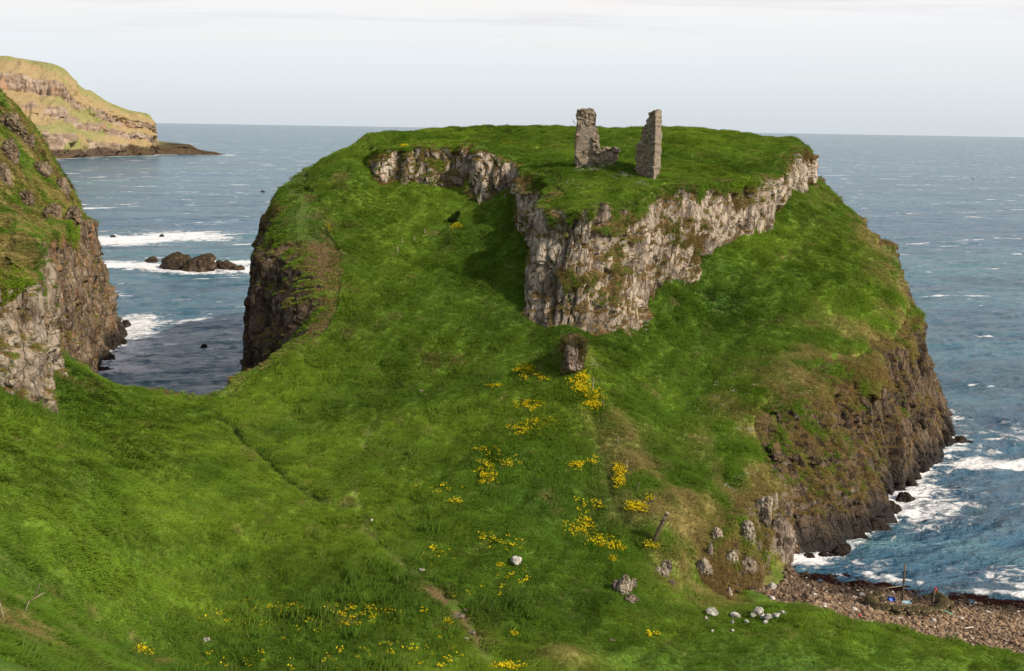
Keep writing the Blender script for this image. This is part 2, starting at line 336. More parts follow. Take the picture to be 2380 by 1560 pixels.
W_pts = list(west_rim) + [PY(*g) for g in [(0, 230, 190), (60, 268, 195), (110, 335, 199), (152, 395, 204), (188, 478, 208), (0, 300, 178), (0, 400, 165), (80, 400, 178), (30, 500, 140), (100, 480, 165), (0, 560, 118), (0, 590, 108)]]
W_pts += [(-110, 195, 54), (-130, 160, 56), (-105, 140, 48), (-90, 110, 38), (-110, 220, 46), (-140, 110, 50)]
def dedupe(pts, r=0.6):
    out = []
    for q in pts:
        if all(math.hypot(q[0] - o[0], q[1] - o[1]) > r for o in out): out.append(q)
    return out
G = TPS(dedupe(G_pts)); P = TPS(dedupe(P_pts)); WH = TPS(dedupe(W_pts))

def jitter(tt, seed, amp=1.5):
    e = np.clip(np.minimum(tt, tt.max() - tt) / 1.0, 0, 1) * amp
    return np.stack([fbm(tt * 1.7, tt * 0 + 3.3, oct=3, seed=seed), fbm(tt * 1.7, tt * 0 + 9.1, oct=3, seed=seed + 7), 0 * tt], -1) * e[:, None]
def smooth_line(pts, seed, k=6):
    tt = np.linspace(0, len(pts) - 1, (len(pts) - 1) * k + 1); return [tuple(q) for q in catmull(pts, tt) + jitter(tt, seed)]
ring_s = smooth_line(ring_rim, 100); coast_s = smooth_line(coast_rim, 200); west_s = smooth_line(west_rim, 300)
ring_poly = ring_s + [(54, 205), (40, 232), (-10, 236), (-26, 215), (-25, 195), (-24, 181)]
foot_poly = list(ring_foot) + [(40, 225), (-15, 225), (-24, 200)]
i0 = 3 * 6
land_poly = coast_s[i0:] + [west_s[8 * 6]] + west_s[8 * 6 + 1:] + [(-170, 229), (-200, -80), (140, -80), (140, 105.5), (40, 105.5), (33.5, 105.4), (30.6, 102.9)]
west_poly = west_s + [(-150, 229), (-170, 95)]

PATH = [PZ(*q) for q in [(488, 936, 11.6), (540, 968, 11.0), (560, 1000, 10.6), (620, 1045, 9.9), (660, 1080, 9.3), (700, 1105, 8.9), (760, 1130, 8.4), (805, 1140, 8.2)]]
FENCE_DITCH = [PZ(*q) for q in [(1372, 960, 12.8), (1395, 1040, 11.2), (1425, 1120, 9.6), (1470, 1210, 7.7), (1505, 1260, 6.7)]]
TRAIL = [PZ(*q) for q in [(885, 905, 12.6), (850, 985, 11.2), (825, 1080, 9.6), (835, 1160, 8.2), (870, 1230, 7.0), (930, 1300, 6.0), (1000, 1370, 5.0), (1060, 1420, 4.4), (1110, 1490, 3.9), (1140, 1560, 3.7)]]
LEDGE = [PZ(*q) for q in [(1000, 1480, 4.2), (1150, 1475, 3.9), (1300, 1430, 3.7)]]

def terrain(x, y, detail=True):
    g = G(x, y); p = P(x, y); wv = WH(x, y)
    if detail:
        r = polydist(x, y, PATH)[0]; g = g - 0.75 * np.exp(-(r / 0.33) ** 2) + 0.14 * np.exp(-((r - 0.9) / 0.5) ** 2)
        r = polydist(x, y, FENCE_DITCH)[0]; g = g - 0.22 * np.exp(-(r / 0.5) ** 2)
        mid = [((a[0] + b[0]) / 2, (a[1] + b[1]) / 2) for a, b in COAST_A[1:4]]
        g = g - 2.2 * np.exp(-(polydist(x, y, mid)[0] / 2.8) ** 2)
        r = polydist(x, y, TRAIL)[0]; g = g - 0.12 * np.exp(-(r / 0.5) ** 2)
        g = g + 1.7 * np.exp(-(((x - 6.9) / 1.8) ** 2 + ((y - 120.6) / 3.2) ** 2))
        g = g + 1.15 * np.exp(-(((x - MOUND[0]) / 2.2) ** 2 + ((y - MOUND[1]) / 2.0) ** 2))     # grassy hummock at the front
    fd = polydist(x, y, ring_foot)[0]; g = g - np.where(inside(x, y, foot_poly), 2.2 * sstep(0.0, 2.0, fd), 0)
    h = g
    d = polydist(x, y, ring_s)[0]; ins = inside(x, y, ring_poly)
    k = np.where(ins, sstep(0.25, 1.4, d), 0)
    h = h * (1 - k) + p * k
    d = polydist(x, y, west_s)[0]; ins = inside(x, y, west_poly)
    k = np.where(ins, sstep(0.25, 1.6, d), 0)
    h = h * (1 - k) + wv * k
    ins = inside(x, y, land_poly); d, s = polydist(x, y, coast_s[i0:] + west_s[8 * 6:])
    k = np.where(ins, sstep(0.1, 1.3, d), 0)
    h = -5 * (1 - k) + h * k
    y0 = np.interp(x, WL_X, WL_Y); e = y0 - y; m = (x > 26) & (e < 14) & ((e >= 0) | ~(inside(x, y, land_poly) & (h > 1.5)))
    hb = np.minimum(h, np.where(e > 0, 0.16 * e + 0.02, 0.22 * e)); hb = np.maximum(hb, np.where(e > 0, 0.10 * e, hb))
    h = np.where(m, h + (hb - h) * sstep(26.0, 27.6, x), h)
    h = np.where((x > 12) & (x < 27.5) & (y < y0) & (y > 85), np.maximum(h, 0.7 + 0.05 * (27.5 - x)), h)
    if detail:
        h = h + inside(x, y, west_poly) * sstep(0.5, 4, polydist(x, y, west_s)[0]) * (-2.0 + 1.5 * fbm(x / 5, y / 5, oct=4, seed=15) + 1.1 * np.abs(fbm(x / 2.3, y / 2.3, oct=3, seed=16)))
        land = np.where(ins, 1.0, 0.0) * sstep(0.8, 2.5, h)
        h = h + land * (0.38 * fbm(x / 6, y / 6, oct=3, seed=3) + 0.32 * fbm(x / 1.9, y / 1.9, oct=3, seed=9)
                        + 0.10 * np.abs(fbm(x / 0.7, y / 0.7, oct=2, seed=21)))
    return h
_wl = [(28, 102.6)] + [PZ(*q)[:2] for q in [(1905, 1328), (1960, 1343), (2080, 1366), (2250, 1388), (2390, 1403)]] + [(80, 89), (130, 84)]
WL_X = [q[0] for q in _wl]; WL_Y = [q[1] for q in _wl]
MOUND = PZ(1312, 1530, 3.9)

BEACH = [PZ(*q) for q in [(1740, 1345, 1.6), (1800, 1372, 2.0), (1870, 1405, 2.2), (1960, 1440, 2.4), (2080, 1462, 2.4), (2230, 1492, 2.3), (2400, 1530, 2.1), (2600, 1570, 2.1)]] + [(120, 80), (120, 112), (30, 112), (27, 101), (25, 96)]
# palette (linear albedo)
G_BRIGHT = np.array([0.118, 0.188, 0.018]); G_MID = np.array([0.072, 0.132, 0.014]); G_DEEP = np.array([0.044, 0.092, 0.014]); G_DRY = np.array([0.25, 0.185, 0.075]); G_EARTH = np.array([0.11, 0.065, 0.035])
def ground_colour(x, y, h, slope):
    n1 = fbm(x / 14, y / 14, oct=4, seed=31); n2 = fbm(x / 3.2, y / 3.2, oct=4, seed=37); n3 = fbm(x / 1.1, y / 1.1, oct=3, seed=41)
    c = lerp(np.broadcast_to(G_MID, x.shape + (3,)), G_BRIGHT, sstep(-0.35, 0.45, n1 * 0.9 + n2 * 0.5))
    c = lerp(c, G_DEEP, sstep(0.05, 0.6, n2 * 0.7 + n3 * 0.3 - n1 * 0.5) * 0.6)
    su = x * 0.86 - y * 0.5; sv = x * 0.5 + y * 0.86; stv = fbm(su / 0.9, sv / 7, oct=3, seed=43)
    c = c * (1 + 0.34 * stv)[..., None]
    # bright yellow-green swale and saddle
    br = np.exp(-(((x + 27) / 13) ** 2 + ((y - 108) / 14) ** 2)) + 0.6 * np.exp(-(((x + 12) / 9) ** 2 + ((y - 92) / 9) ** 2)) + 0.5 * sstep(150, 180, y)
    c = lerp(c, np.array([0.145, 0.21, 0.020]), np.clip(br, 0, 1) * sstep(-0.5, 0.4, n2) * 0.7)
    # dark green patches: lush growth (nettles, docks), plain darker green beside the crag
    for (px, py, z, rx, ry, a) in [(860, 920, 12.5, 7, 3, .8), (1120, 870, 15, 5, 3, .7), (640, 975, 11, 5, 2.2, .7), (680, 1320, 6, 8, 3.5, .7), (1400, 1500, 3.5, 7, 2, .5), (1650, 620, 25, 4, 4, .9), (1480, 1410, 3.4, 6, 1.4, .8), (300, 700, 20, 3, 3, .6), (1180, 700, 21, 4, 7, .6), (150, 1150, 12, 7, 5, .55), (950, 1000, 11.5, 6, 3, .5)]:
        q = PZ(px, py, z); c = lerp(c, G_DEEP, a * np.exp(-(((x - q[0]) / rx) ** 2 + ((y - q[1]) / ry) ** 2)) * sstep(-0.6, 0.3, n2))
    # dry grass along cliff edges and the fence ridge
    dc, sc_ = polydist(x, y, coast_s[6:16 * 6])
    dr = polydist(x, y, ring_s[12 * 6:])[0]; inr = inside(x, y, ring_poly)
    dry = 0.95 * np.exp(-(dc / 6.5) ** 2) * sstep(-0.25, 0.35, n2 + 0.3 * n3) + np.where(inr, np.exp(-(dr / 2.0) ** 2), 0) * sstep(0.0, 0.4, n3 + n2) * 0.4
    rid = polydist(x, y, [PZ(*q) for q in [(1430, 960, 13.5), (1490, 1100, 10), (1560, 1200, 8), (1600, 1270, 6.5)]])[0]
    dry = dry + np.exp(-(rid / 3.2) ** 2) * sstep(-0.35, 0.35, n2 + 0.4 * n3) * 0.75
    bl = polydist(x, y, [PZ(40, 1330, 15.5), PZ(90, 1430, 13.5), PZ(60, 1560, 13)])[0]
    dry = dry + np.exp(-(bl / 2.0) ** 2) * sstep(-0.1, 0.3, n3 + n2) * 0.95
    dl = polydist(x, y, coast_s[28 * 6:36 * 6])[0]
    dry = dry + 0.25 * np.exp(-(dl / 4) ** 2) * sstep(0.0, 0.4, n2 + 0.3 * n3)
    dry = dry + 0.5 * sstep(0.35, 0.6, n3 * 0.7 + n2 * 0.5)
    dm = np.exp(-(((x - 6.9) / 1.6) ** 2 + ((y - 120) / 2.6) ** 2)); dry = dry + dm * 0.9
    dm = np.exp(-(((x - MOUND[0]) / 2.0) ** 2 + ((y - MOUND[1]) / 2.0) ** 2)); dry = dry + dm * 0.75
    inw = inside(x, y, west_poly); dry = np.where(inw, dry + 0.9 * sstep(-0.3, 0.3, n2 + 0.5 * n3), dry)
    c = lerp(c, G_DRY, np.clip(dry, 0, 1) * 0.8)
    c = lerp(c, G_EARTH, sstep(1.3, 2.2, slope) * sstep(-0.1, 0.3, n3) * 0.8)
    r = polydist(x, y, PATH)[0]; c = lerp(c, G_DEEP * 0.7, np.exp(-(r / 0.42) ** 2) * 0.85)
    r = polydist(x, y, TRAIL)[0]; c = lerp(c, np.array([0.15, 0.16, 0.05]), np.exp(-(r / 0.42) ** 2) * 0.8 * sstep(-0.4, 0.2, n3))
    r = polydist(x, y, TRAIL[6:9])[0]; c = lerp(c, G_EARTH * 1.3, np.exp(-(r / 0.8) ** 2) * 0.8 * sstep(-0.3, 0.2, n3))
    return c

def build_ground():
    # one sheet: fine where the land is looked at, coarse beyond
    def axis(lo, hi, flo, fhi, fine):
        a = np.arange(flo, fhi, fine); l = [flo]; s = fine
        while l[-1] > lo: s = min(s * 1.25, 4); l.append(l[-1] - s)
        r = [a[-1]]; s = fine
        while r[-1] < hi: s = min(s * 1.25, 4); r.append(r[-1] + s)
        return np.concatenate([np.array(l[1:])[::-1], a, np.array(r[1:])])
    xs = axis(-160, 130, -90, 56, 0.28); ys = axis(-70, 245, 48, 205, 0.28)
    X, Y = np.meshgrid(xs, ys); H = terrain(X, Y)
    gy, gx = np.gradient(H, ys, xs); sl = np.hypot(gx, gy)
    C = ground_colour(X, Y, H, sl)
    d = polydist(X, Y, BEACH, True)[0]; b = np.where(inside(X, Y, BEACH), d, -d)
    b = b + 0.9 * fbm(X / 2.2, Y / 2.2, oct=4, seed=77); beach = sstep(-0.15, 0.35, b)
    beach = np.maximum(beach, sstep(0.8, 0.3, H) * (X > 10)) * (Y < np.interp(X, WL_X, WL_Y) + 6) * sstep(3.1, 2.5, H)
    weed = sstep(0.5, 0.2, H + 0.28 * fbm(X / 1.2, Y / 1.2, oct=3, seed=5)) * (X > 10) * sstep(-1.8, -0.6, H)
    # cobbles and stones standing up from the beach
    f1, f2, cid, _, _ = voro(X / 0.8, Y / 0.8, 5); H = H + beach * (0.17 * cid * sstep(0.6, 0.15, f1)) * (H > -1) + beach * 0.2 * fbm(X / 3, Y / 1.6, oct=3, seed=8)
    V = np.stack([X, Y, H], -1).reshape(-1, 3)
    me = mesh_from('ground', V, grid_faces(*X.shape), {'gcol': C.reshape(-1, 3), 'beach': beach.ravel(), 'weed': weed.ravel()})
    link('ground', me, M_ground, kind='structure')
    return xs, ys, H, beach
XS, YS, HG, BG = build_ground()
def _idx(ax, v):
    i = np.clip(np.searchsorted(ax, v) - 1, 0, len(ax) - 2); return i, (v - ax[i]) / (ax[i + 1] - ax[i])
def sample(A, x, y):
    i, fx = _idx(XS, x); j, fy = _idx(YS, y)
    return A[j, i] * (1 - fx) * (1 - fy) + A[j, i + 1] * fx * (1 - fy) + A[j + 1, i] * (1 - fx) * fy + A[j + 1, i + 1] * fx * fy
def project(V):
    q = V - np.array([0, 0, ZC]); dp = q @ _fw
    return 1190 + F * (q @ _R) / dp, 780 - F * (q @ _U) / dp, dp
def on_any(px, py):
    g = on_ground(px, py); best = math.hypot(g[1], ZC - g[2]); out = g
    for R_ in (r1, r2, r3):
        v = R_[0].reshape(-1, 3); a, b, dp = project(v); m = np.hypot(a - px, b - py) < 5
        if m.any():
            k = np.nonzero(m)[0][np.argmin(dp[m])]
            if dp[k] > 10 and dp[k] < best: best = dp[k]; out = tuple(float(c) for c in v[k])
    return out
def gz(x, y): return float(sample(HG, np.array([float(x)]), np.array([float(y)]))[0])
def on_ground(px, py, z0=8.0):
    """where the sight line through a point of the picture meets the land"""
    d = ray(px, py); t = np.arange(35, 260, 0.1) / d[1]; x = d[0] * t; y = d[1] * t; z = ZC + d[2] * t
    h = sample(HG, x, y); k = np.argmax(h > z); return (float(x[k]), float(y[k]), float(h[k]))

# ------------------------------------------------------------------ cliffs
CLIFF_TURF = []     # (verts, normals, colour) where turf tufts grow
def cliff(name, rim, foot, mat, step, seed, rows, flare=1.5, upper=None, turf_fn=None, wet=True, amp=1.0, och=None, spread=None, rugged=1.0, pale=None, powt=1.0, push=0.0):
    rim = np.array(rim); foot = np.array(foot); m = len(rim)
    seg = np.hypot(*(np.diff((rim[:, :2] + foot[:, :2]) / 2, axis=0).T)); seg = np.maximum(seg, np.hypot(*(np.diff(rim[:, :2], axis=0).T)) * 0.8)
    tt = []
    for i, L in enumerate(seg):
        st = step * (spread[i] if spread else 1); n = max(2, int(L / st)); tt += list(i + np.arange(n) / n)
    tt.append(m - 1); tt = np.array(tt)
    Rm = catmull(rim, tt) + jitter(tt, seed); Ft = catmull(foot, tt); nc = len(tt)
    s = np.concatenate([[0], np.cumsum(np.hypot(*np.diff((Rm[:, :2] + Ft[:, :2]) / 2, axis=0).T))])
    out = Ft[:, :2] - Rm[:, :2]; tan = np.gradient(Rm[:, :2], axis=0)
    nrm = np.stack([tan[:, 1], -tan[:, 0]], 1); nrm /= np.linalg.norm(nrm, axis=1)[:, None] + 1e-9
    sg = np.sign((nrm * out).sum(1)); sg[sg == 0] = 1; nrm *= (1 if np.median(sg) > 0 else -1)
    k = 15                                    # smooth the outward directions
    ker = np.ones(2 * k + 1) / (2 * k + 1)
    nrm = np.stack([np.convolve(np.pad(nrm[:, c], k, 'edge'), ker, 'valid') for c in (0, 1)], 1); nrm /= np.linalg.norm(nrm, axis=1)[:, None] + 1e-9
    cap = 9; T = np.concatenate([np.linspace(-1, 0, cap, endpoint=False), np.linspace(0, 1, rows) ** powt])
    S = np.broadcast_to(s, (len(T), nc)); TT = np.broadcast_to(T[:, None], (len(T), nc))
    t = np.clip(TT, 0, 1)
    fl = np.interp(tt, np.arange(m), flare) if not np.isscalar(flare) else flare
    hf = t ** fl
    X = Rm[:, 0] + out[:, 0] * hf; Y = Rm[:, 1] + out[:, 1] * hf
    Z = Rm[:, 2] * (1 - t) + (Ft[:, 2] - 1.2) * t
    # rounded shoulder running back under the turf
    ci = np.clip(-TT, 0, 1)
    X = X - nrm[:, 0] * ci * 2.2; Y = Y - nrm[:, 1] * ci * 2.2
    if upper is not None:
        zu = upper(X, Y); Z = np.where(TT < 0, zu * ci + Z * (1 - ci) - 0.32 * ci * ci + 0.08, Z)
    # relief
    Hh = np.maximum(Rm[:, 2] - Ft[:, 2], 1.0); ampS = amp * sstep(1.0, 6.0, Hh)
    wob = 0.8 * fbm(S / 2.5, Z / 4, oct=3, seed=seed + 50); Sw = S + wob
    big = fbm(S / 7.5, Z / 26, oct=3, seed=seed) * 1.9
    ridge = (1 - np.abs(fbm(S / 3.6, Z / 22, oct=2, seed=seed + 5)) * 2.2) * 0.75
    stg = lambda w_, sd_: 4.0 * _hash(np.floor(Sw / w_), np.zeros_like(S), np.zeros_like(S), sd_)
    _, _, c1, a1, _ = voro(Sw / 2.6, (Z + 3 * vnoise(Sw / 2.6, Z * 0, seed=3)) / 9.0, seed + 1)
    f1, f2, c2, a2, b2 = voro(Sw / 1.15, Z / 4.2, seed + 2)
    g1, g2, c3, a3, b3 = voro(Sw / 0.55, Z / 1.5, seed + 3)
    chop = sstep(0.35, 0.65, vnoise(S / 5, Z / 4, seed=seed + 6))           # some faces broken small, others smooth
    D = big + ridge * 0.8 + (c1 - 0.5) * 1.5 + (c2 - 0.5) * 0.85 + a2 * (c2 - 0.5) * 0.9 + (c3 - 0.5) * 0.30 * chop - 0.75 * sstep(0.13, 0.0, f2 - f1) - 0.16 * sstep(0.09, 0.0, g2 - g1) * chop
    D = D + 0.2 * fbm(S / 0.8, Z / 0.8, oct=3, seed=seed + 9)
    # clefts
    cl = np.abs(fbm(Sw / 6.0, Z / 40 + 3, oct=2, seed=seed + 30)); D = D - 1.3 * sstep(0.05, 0.0, cl) * vnoise(S / 9, Z / 8, seed=seed + 4)
    turf = turf_fn(S, t, Z, TT, seed) if turf_fn else sstep(0.2, 0.0, t)
    turf = np.clip(turf, 0, 1)
    smoothD = big * 0.8 + ridge * 0.4 + 0.22 * fbm(S / 1.1, Z / 1.1, oct=4, seed=seed + 13) + 0.35 * np.abs(fbm(S / 2.2, Z / 1.3, oct=2, seed=seed + 14))
    tk = sstep(0.3, 0.75, turf)
    D = D * rugged * (1 - tk) + smoothD * tk
    fade = sstep(-0.9, 0.10, TT) * 0.75 + 0.25 * sstep(0, 0.25, TT)
    D = (D + push * sstep(0.0, 0.5, TT)) * ampS * fade
    # ledges: surface steps back where noise says so
    led = 1.2 * (vnoise(S / 7, Z / 2.6, seed=seed + 60) - 0.5) * (1 - tk)
    D = D + led * fade * ampS
    X = X + nrm[:, 0] * D; Y = Y + nrm[:, 1] * D; Z = Z + 0.25 * fbm(S / 1.5, Z / 1.5, oct=2, seed=seed + 70) * sstep(1.01, 0.8, TT) * ampS
    V = np.stack([X, Y, Z], -1).reshape(-1, 3)
    Q = grid_faces(len(T), nc)
    wetv = sstep(4.6, 1.2, Z + 1.5 * fbm(S / 3, Z / 3, oct=3, seed=seed + 80)) * (sstep(17, 22, S) if seed == 200 else 1) if wet else np.zeros_like(Z)
    ochv = och(S, t, Z, seed) if och else np.zeros_like(Z)
    palv = (pale(S, t, Z) if pale else np.zeros_like(Z)) * sstep(-0.5, 0.2, fbm(S / 3, Z / 4, oct=3, seed=seed + 91))
    gcv = ground_colour(V[:, 0], V[:, 1], V[:, 2], np.zeros(len(V)))
    me = mesh_from(name, V, Q, {'gcol': gcv, 'turf': turf.ravel(), 'wet': wetv.ravel(), 'och': ochv.ravel(), 'pale': palv.ravel()})
    n = norms_of(me); c = V.mean(0)
    # make the normals look outward
    test = (n[:, :2].reshape(len(T), nc, 2)[-rows // 2] * nrm).sum()
    if test < 0: me.flip_normals(); me.update(); n = -n
    link(name, me, mat, kind='structure')
    return V.reshape(len(T), nc, 3), n.reshape(len(T), nc, 3), turf, wetv, t

def turf_ring(S, t, Z, TT, seed):
    n = fbm(S / 3.5, Z / 3.0, oct=4, seed=seed + 22); n2 = fbm(S / 9, Z / 5, oct=3, seed=seed + 23)
    return np.maximum(0.95 * sstep(0.17, 0.02, t - 0.22 * n2 - 0.16 * fbm(S / 0.9, Z / 1.6, oct=3, seed=seed + 25)), 0.8 * sstep(0.10, 0.4, n + 0.5 * n2))
def turf_coast(S, t, Z, TT, seed):
    n = fbm(S / 5, Z / 3.2, oct=4, seed=seed + 22); n2 = fbm(S / 12, Z / 6, oct=3, seed=seed + 23)
    bank = sstep(30, 20, S)
    hi = 0.17 - 0.14 * bank
    return np.maximum(1.0 * sstep(hi, 0.02, t - 0.38 * n2 - 0.15 * n - 0.12 * fbm(S / 0.9, Z / 1.6, oct=3, seed=seed + 25)), 0.8 * sstep(0.2, 0.5, n + 0.4 * n2 - 0.45 * t - 0.05 * bank))
def turf_west(S, t, Z, TT, seed):
    n = fbm(S / 4, Z / 3.2, oct=4, seed=seed + 22); n2 = fbm(S / 10, Z / 6, oct=3, seed=seed + 23)
    return np.maximum(1.0 * sstep(0.18, 0.0, t - 0.25 * n2), 0.75 * sstep(0.15, 0.5, n + 0.4 * n2 - 0.1 * t))
r1 = cliff('cliff', ring_rim, ring_foot, M_rock_ring, 0.17, 100, 95, 1.2, P, turf_ring, wet=False, amp=0.85, push=0.45)
nseg = len(COAST_A) - 1
sprd = [1.0 if i < 13 else (4 if i < 27 else (1.1 if i < 36 else 2.5)) for i in range(nseg)]
FLARE = [1.2, 1.2, 1.2, 1.0, 1.1, 1.0, 0.95, 0.9, 0.85, 0.85, 0.95, 1.3, 1.9] + [1.5] * 12 + [0.5, 0.4, 0.35, 0.3, 0.27, 0.27, 0.3, 0.45, 0.65, 0.8, 0.95] + [1.4] * 20
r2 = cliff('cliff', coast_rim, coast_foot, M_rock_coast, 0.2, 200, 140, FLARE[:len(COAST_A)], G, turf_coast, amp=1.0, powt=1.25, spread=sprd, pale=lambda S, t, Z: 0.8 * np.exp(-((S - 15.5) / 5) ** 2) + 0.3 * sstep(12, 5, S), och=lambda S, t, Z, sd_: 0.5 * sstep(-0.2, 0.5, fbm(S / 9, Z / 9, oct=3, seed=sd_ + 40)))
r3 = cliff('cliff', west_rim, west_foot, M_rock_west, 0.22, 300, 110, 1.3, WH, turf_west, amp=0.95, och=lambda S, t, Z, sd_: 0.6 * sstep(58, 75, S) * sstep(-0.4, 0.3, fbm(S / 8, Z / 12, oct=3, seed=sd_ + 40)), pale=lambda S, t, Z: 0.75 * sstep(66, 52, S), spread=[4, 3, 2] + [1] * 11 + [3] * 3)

# ------------------------------------------------------------------ far headland
def far_headland():
    rows = [  # px, ridge py, waterline py, Y of foot, Y of ridge
     (-420, 100, 395, 1050, 1330), (-250, 112, 392, 1080, 1340), (-120, 120, 388, 1120, 1360), (0, 130, 386, 1150, 1370), (60, 138, 383, 1180, 1380), (120, 148, 381, 1210, 1385), (152, 162, 379, 1240, 1390), (178, 192, 377, 1270, 1390), (198, 208, 376, 1290, 1395),
     (212, 211, 374, 1300, 1400), (250, 236, 373, 1330, 1415), (300, 256, 371, 1370, 1430), (345, 266, 366, 1400, 1440), (360, 292, 363, 1425, 1445), (364, 330, 362, 1440, 1452), (372, 343, 361, 1445, 1460), (400, 338, 361, 1455, 1470), (440, 336, 361, 1465, 1480), (462, 347, 360, 1470, 1482), (505, 355, 360, 1476, 1484), (525, 360, 360, 1480, 1486)]
    foot = []; top = []
    for px, pr, pw, yf, yr in rows:
        f = PY(px, pw, yf); foot.append((f[0], f[1], -2)); top.append(PY(px, pr, yr))
    nc = 620; T = np.linspace(0, 1, 130)
    Ft = catmull(foot, nc); Tp = catmull(top, nc)
    hp = np.interp(T, [0, .04, .10, .18, .38, .46, .60, .70, .76, .9, 1], [0, .03, .08, .12, .42, .47, .68, .72, .76, .92, 1])
    vp = np.interp(T, [0, .04, .10, .18, .38, .46, .60, .70, .76, .9, 1], [0, .06, .10, .26, .40, .52, .62, .78, .82, .95, 1])
    s = np.concatenate([[0], np.cumsum(np.hypot(*np.diff(Ft[:, :2], axis=0).T))]); S = np.broadcast_to(s, (130, nc)); TT = np.broadcast_to(T[:, None], S.shape)
    wv = 0.13 * fbm(S / 110, TT * 2, oct=4, seed=400) * sstep(0, 0.1, TT) * sstep(1, 0.85, TT)
    hp2 = np.interp(np.clip(TT + wv, 0, 1), T, hp); vp2 = np.interp(np.clip(TT + wv, 0, 1), T, vp)
    hp2 = np.where(TT >= 0.99, 1, hp2); vp2 = np.where(TT >= 0.99, 1, vp2)
    X = Ft[:, 0] * (1 - hp2) + Tp[:, 0] * hp2; Y = Ft[:, 1] * (1 - hp2) + Tp[:, 1] * hp2; Z = Ft[:, 2] * (1 - vp2) + Tp[:, 2] * vp2
    A = sstep(2, 30, Tp[:, 2]); rockm = sstep(0.035, 0.0, np.abs(TT + wv - 0.11) - 0.06) + sstep(0.03, 0.0, np.abs(TT + wv - 0.41) - 0.04) + sstep(0.03, 0.0, np.abs(TT + wv - 0.66) - 0.035)
    c1 = voro(S / 9, Z / 20, 402)[2]; c2 = voro(S / 4, Z / 7, 403)[2]
    D = (10 * fbm(S / 70, TT * 1.5, oct=4, seed=401) + rockm * ((c1 - .5) * 9 + (c2 - .5) * 5)) * A * sstep(0, 0.05, TT) * sstep(1, 0.93, TT)
    D = D + 5.5 * fbm(S / 26, TT * 8, oct=4, seed=406) * sstep(0.02, 0.1, TT) * sstep(1, 0.95, TT) * A + 3.0 * fbm(S / 10, TT * 16, oct=3, seed=405) * sstep(0.0, 0.05, TT) * sstep(1, 0.9, TT) * (0.4 + 0.6 * A)
    _m = mesh_from('t', np.stack([X, Y, Z], -1).reshape(-1, 3), grid_faces(130, nc)); _n = norms_of(_m).reshape(130, nc, 3); bpy.data.meshes.remove(_m); _n = _n * (-1 if _n[..., 2].mean() < 0 else 1)
    X = X + _n[..., 0] * D; Y = Y + _n[..., 1] * D; Z = Z + _n[..., 2] * D * 0.6 * sstep(0.02, 0.1, TT) + np.where(TT > 0.03, 1.2 * fbm(S / 18, TT * 9, oct=3, seed=404), 0) * (0.5 + A) * sstep(1, 0.9, TT)
    # plateau behind the ridge
    back = np.stack([Tp[:, 0] * 1.22 - 40, Tp[:, 1] + 300, Tp[:, 2] * 0.98 - 1], -1); back2 = np.stack([Tp[:, 0] * 1.24 - 40, Tp[:, 1] + 330, Tp[:, 2] * 0 - 3], -1)
    V = np.concatenate([np.stack([X, Y, Z], -1).reshape(-1, 3), back, back2]); Q = grid_faces(132, nc)
    z = np.zeros(2 * nc)
    rk = np.clip(rockm * sstep(-0.5, 0.2, fbm(S / 40, TT * 6, oct=3, seed=410)), 0, 1); low = sstep(17, 5, Z + 6 * fbm(S / 20, TT * 9, oct=3, seed=411))
    low = np.maximum(low, sstep(34, 10, Tp[:, 2])[None, :] * 0.85)
    grn = sstep(-0.15, 0.3, fbm(S / 60, TT * 5, oct=4, seed=412) + 1.1 * np.exp(-((S / s[-1] - 0.60) / 0.05) ** 2 - ((TT - 0.5) / 0.16) ** 2) + 0.7 * sstep(0.85, 1, TT))
    m, t = newmat('far_headland'); ge = t.n('ShaderNodeNewGeometry'); pos = ge.outputs['Position']
    nn = t.noise(pos, 0.06, 6, 0.7); n3 = t.noise(t.scale(pos, (1, 1, 4.5)), 0.045, 5, 0.65); nf = t.noise(t.scale(pos, (1, 1, 0.5)), 0.22, 5, 0.7)
    turf = t.mix(t.attr('grn'), (0.33, 0.235, 0.12), (0.20, 0.22, 0.07)); turf = t.mix(t.ramp(nn, 0.3, 0.7, 0, 0.7), turf, (0.33, 0.26, 0.14))
    rock = t.mix(t.ramp(n3, 0.35, 0.65), (0.23, 0.165, 0.12), (0.38, 0.30, 0.23)); rock = t.mix(t.ramp(nf, 0.45, 0.3, 0, 0.7), rock, (0.07, 0.045, 0.03))  # headland tones lightened and low in contrast, distance haze put into the colour
    rock = t.mix(t.ramp(t.noise(pos, 0.03, 3), 0.56, 0.66, 0, 0.7), rock, (0.33, 0.19, 0.11))
    c = t.mix(t.ramp(t.math('ADD', t.attr('rk'), t.math('MULTIPLY', t.math('SUBTRACT', nf, 0.5), 0.9)), 0.35, 0.6), turf, rock)
    c = t.mix(t.ramp(t.math('ADD', t.attr('low'), t.math('MULTIPLY', t.math('SUBTRACT', nf, 0.5), 1.0)), 0.3, 0.75, 0, 0.85), c, (0.05, 0.033, 0.024))
    principled(t, c, 0.95, nn, 0.8, 6, 0.1)
    me = mesh_from('headland', V, Q, {'rk': np.concatenate([rk.ravel(), z]), 'low': np.concatenate([low.ravel(), z]), 'grn': np.concatenate([grn.ravel(), z + 1])})
    if norms_of(me)[:130 * nc, 2].mean() < 0: me.flip_normals()
    link('headland', me, m, kind='structure')
    return foot
FAR_FOOT = far_headland()

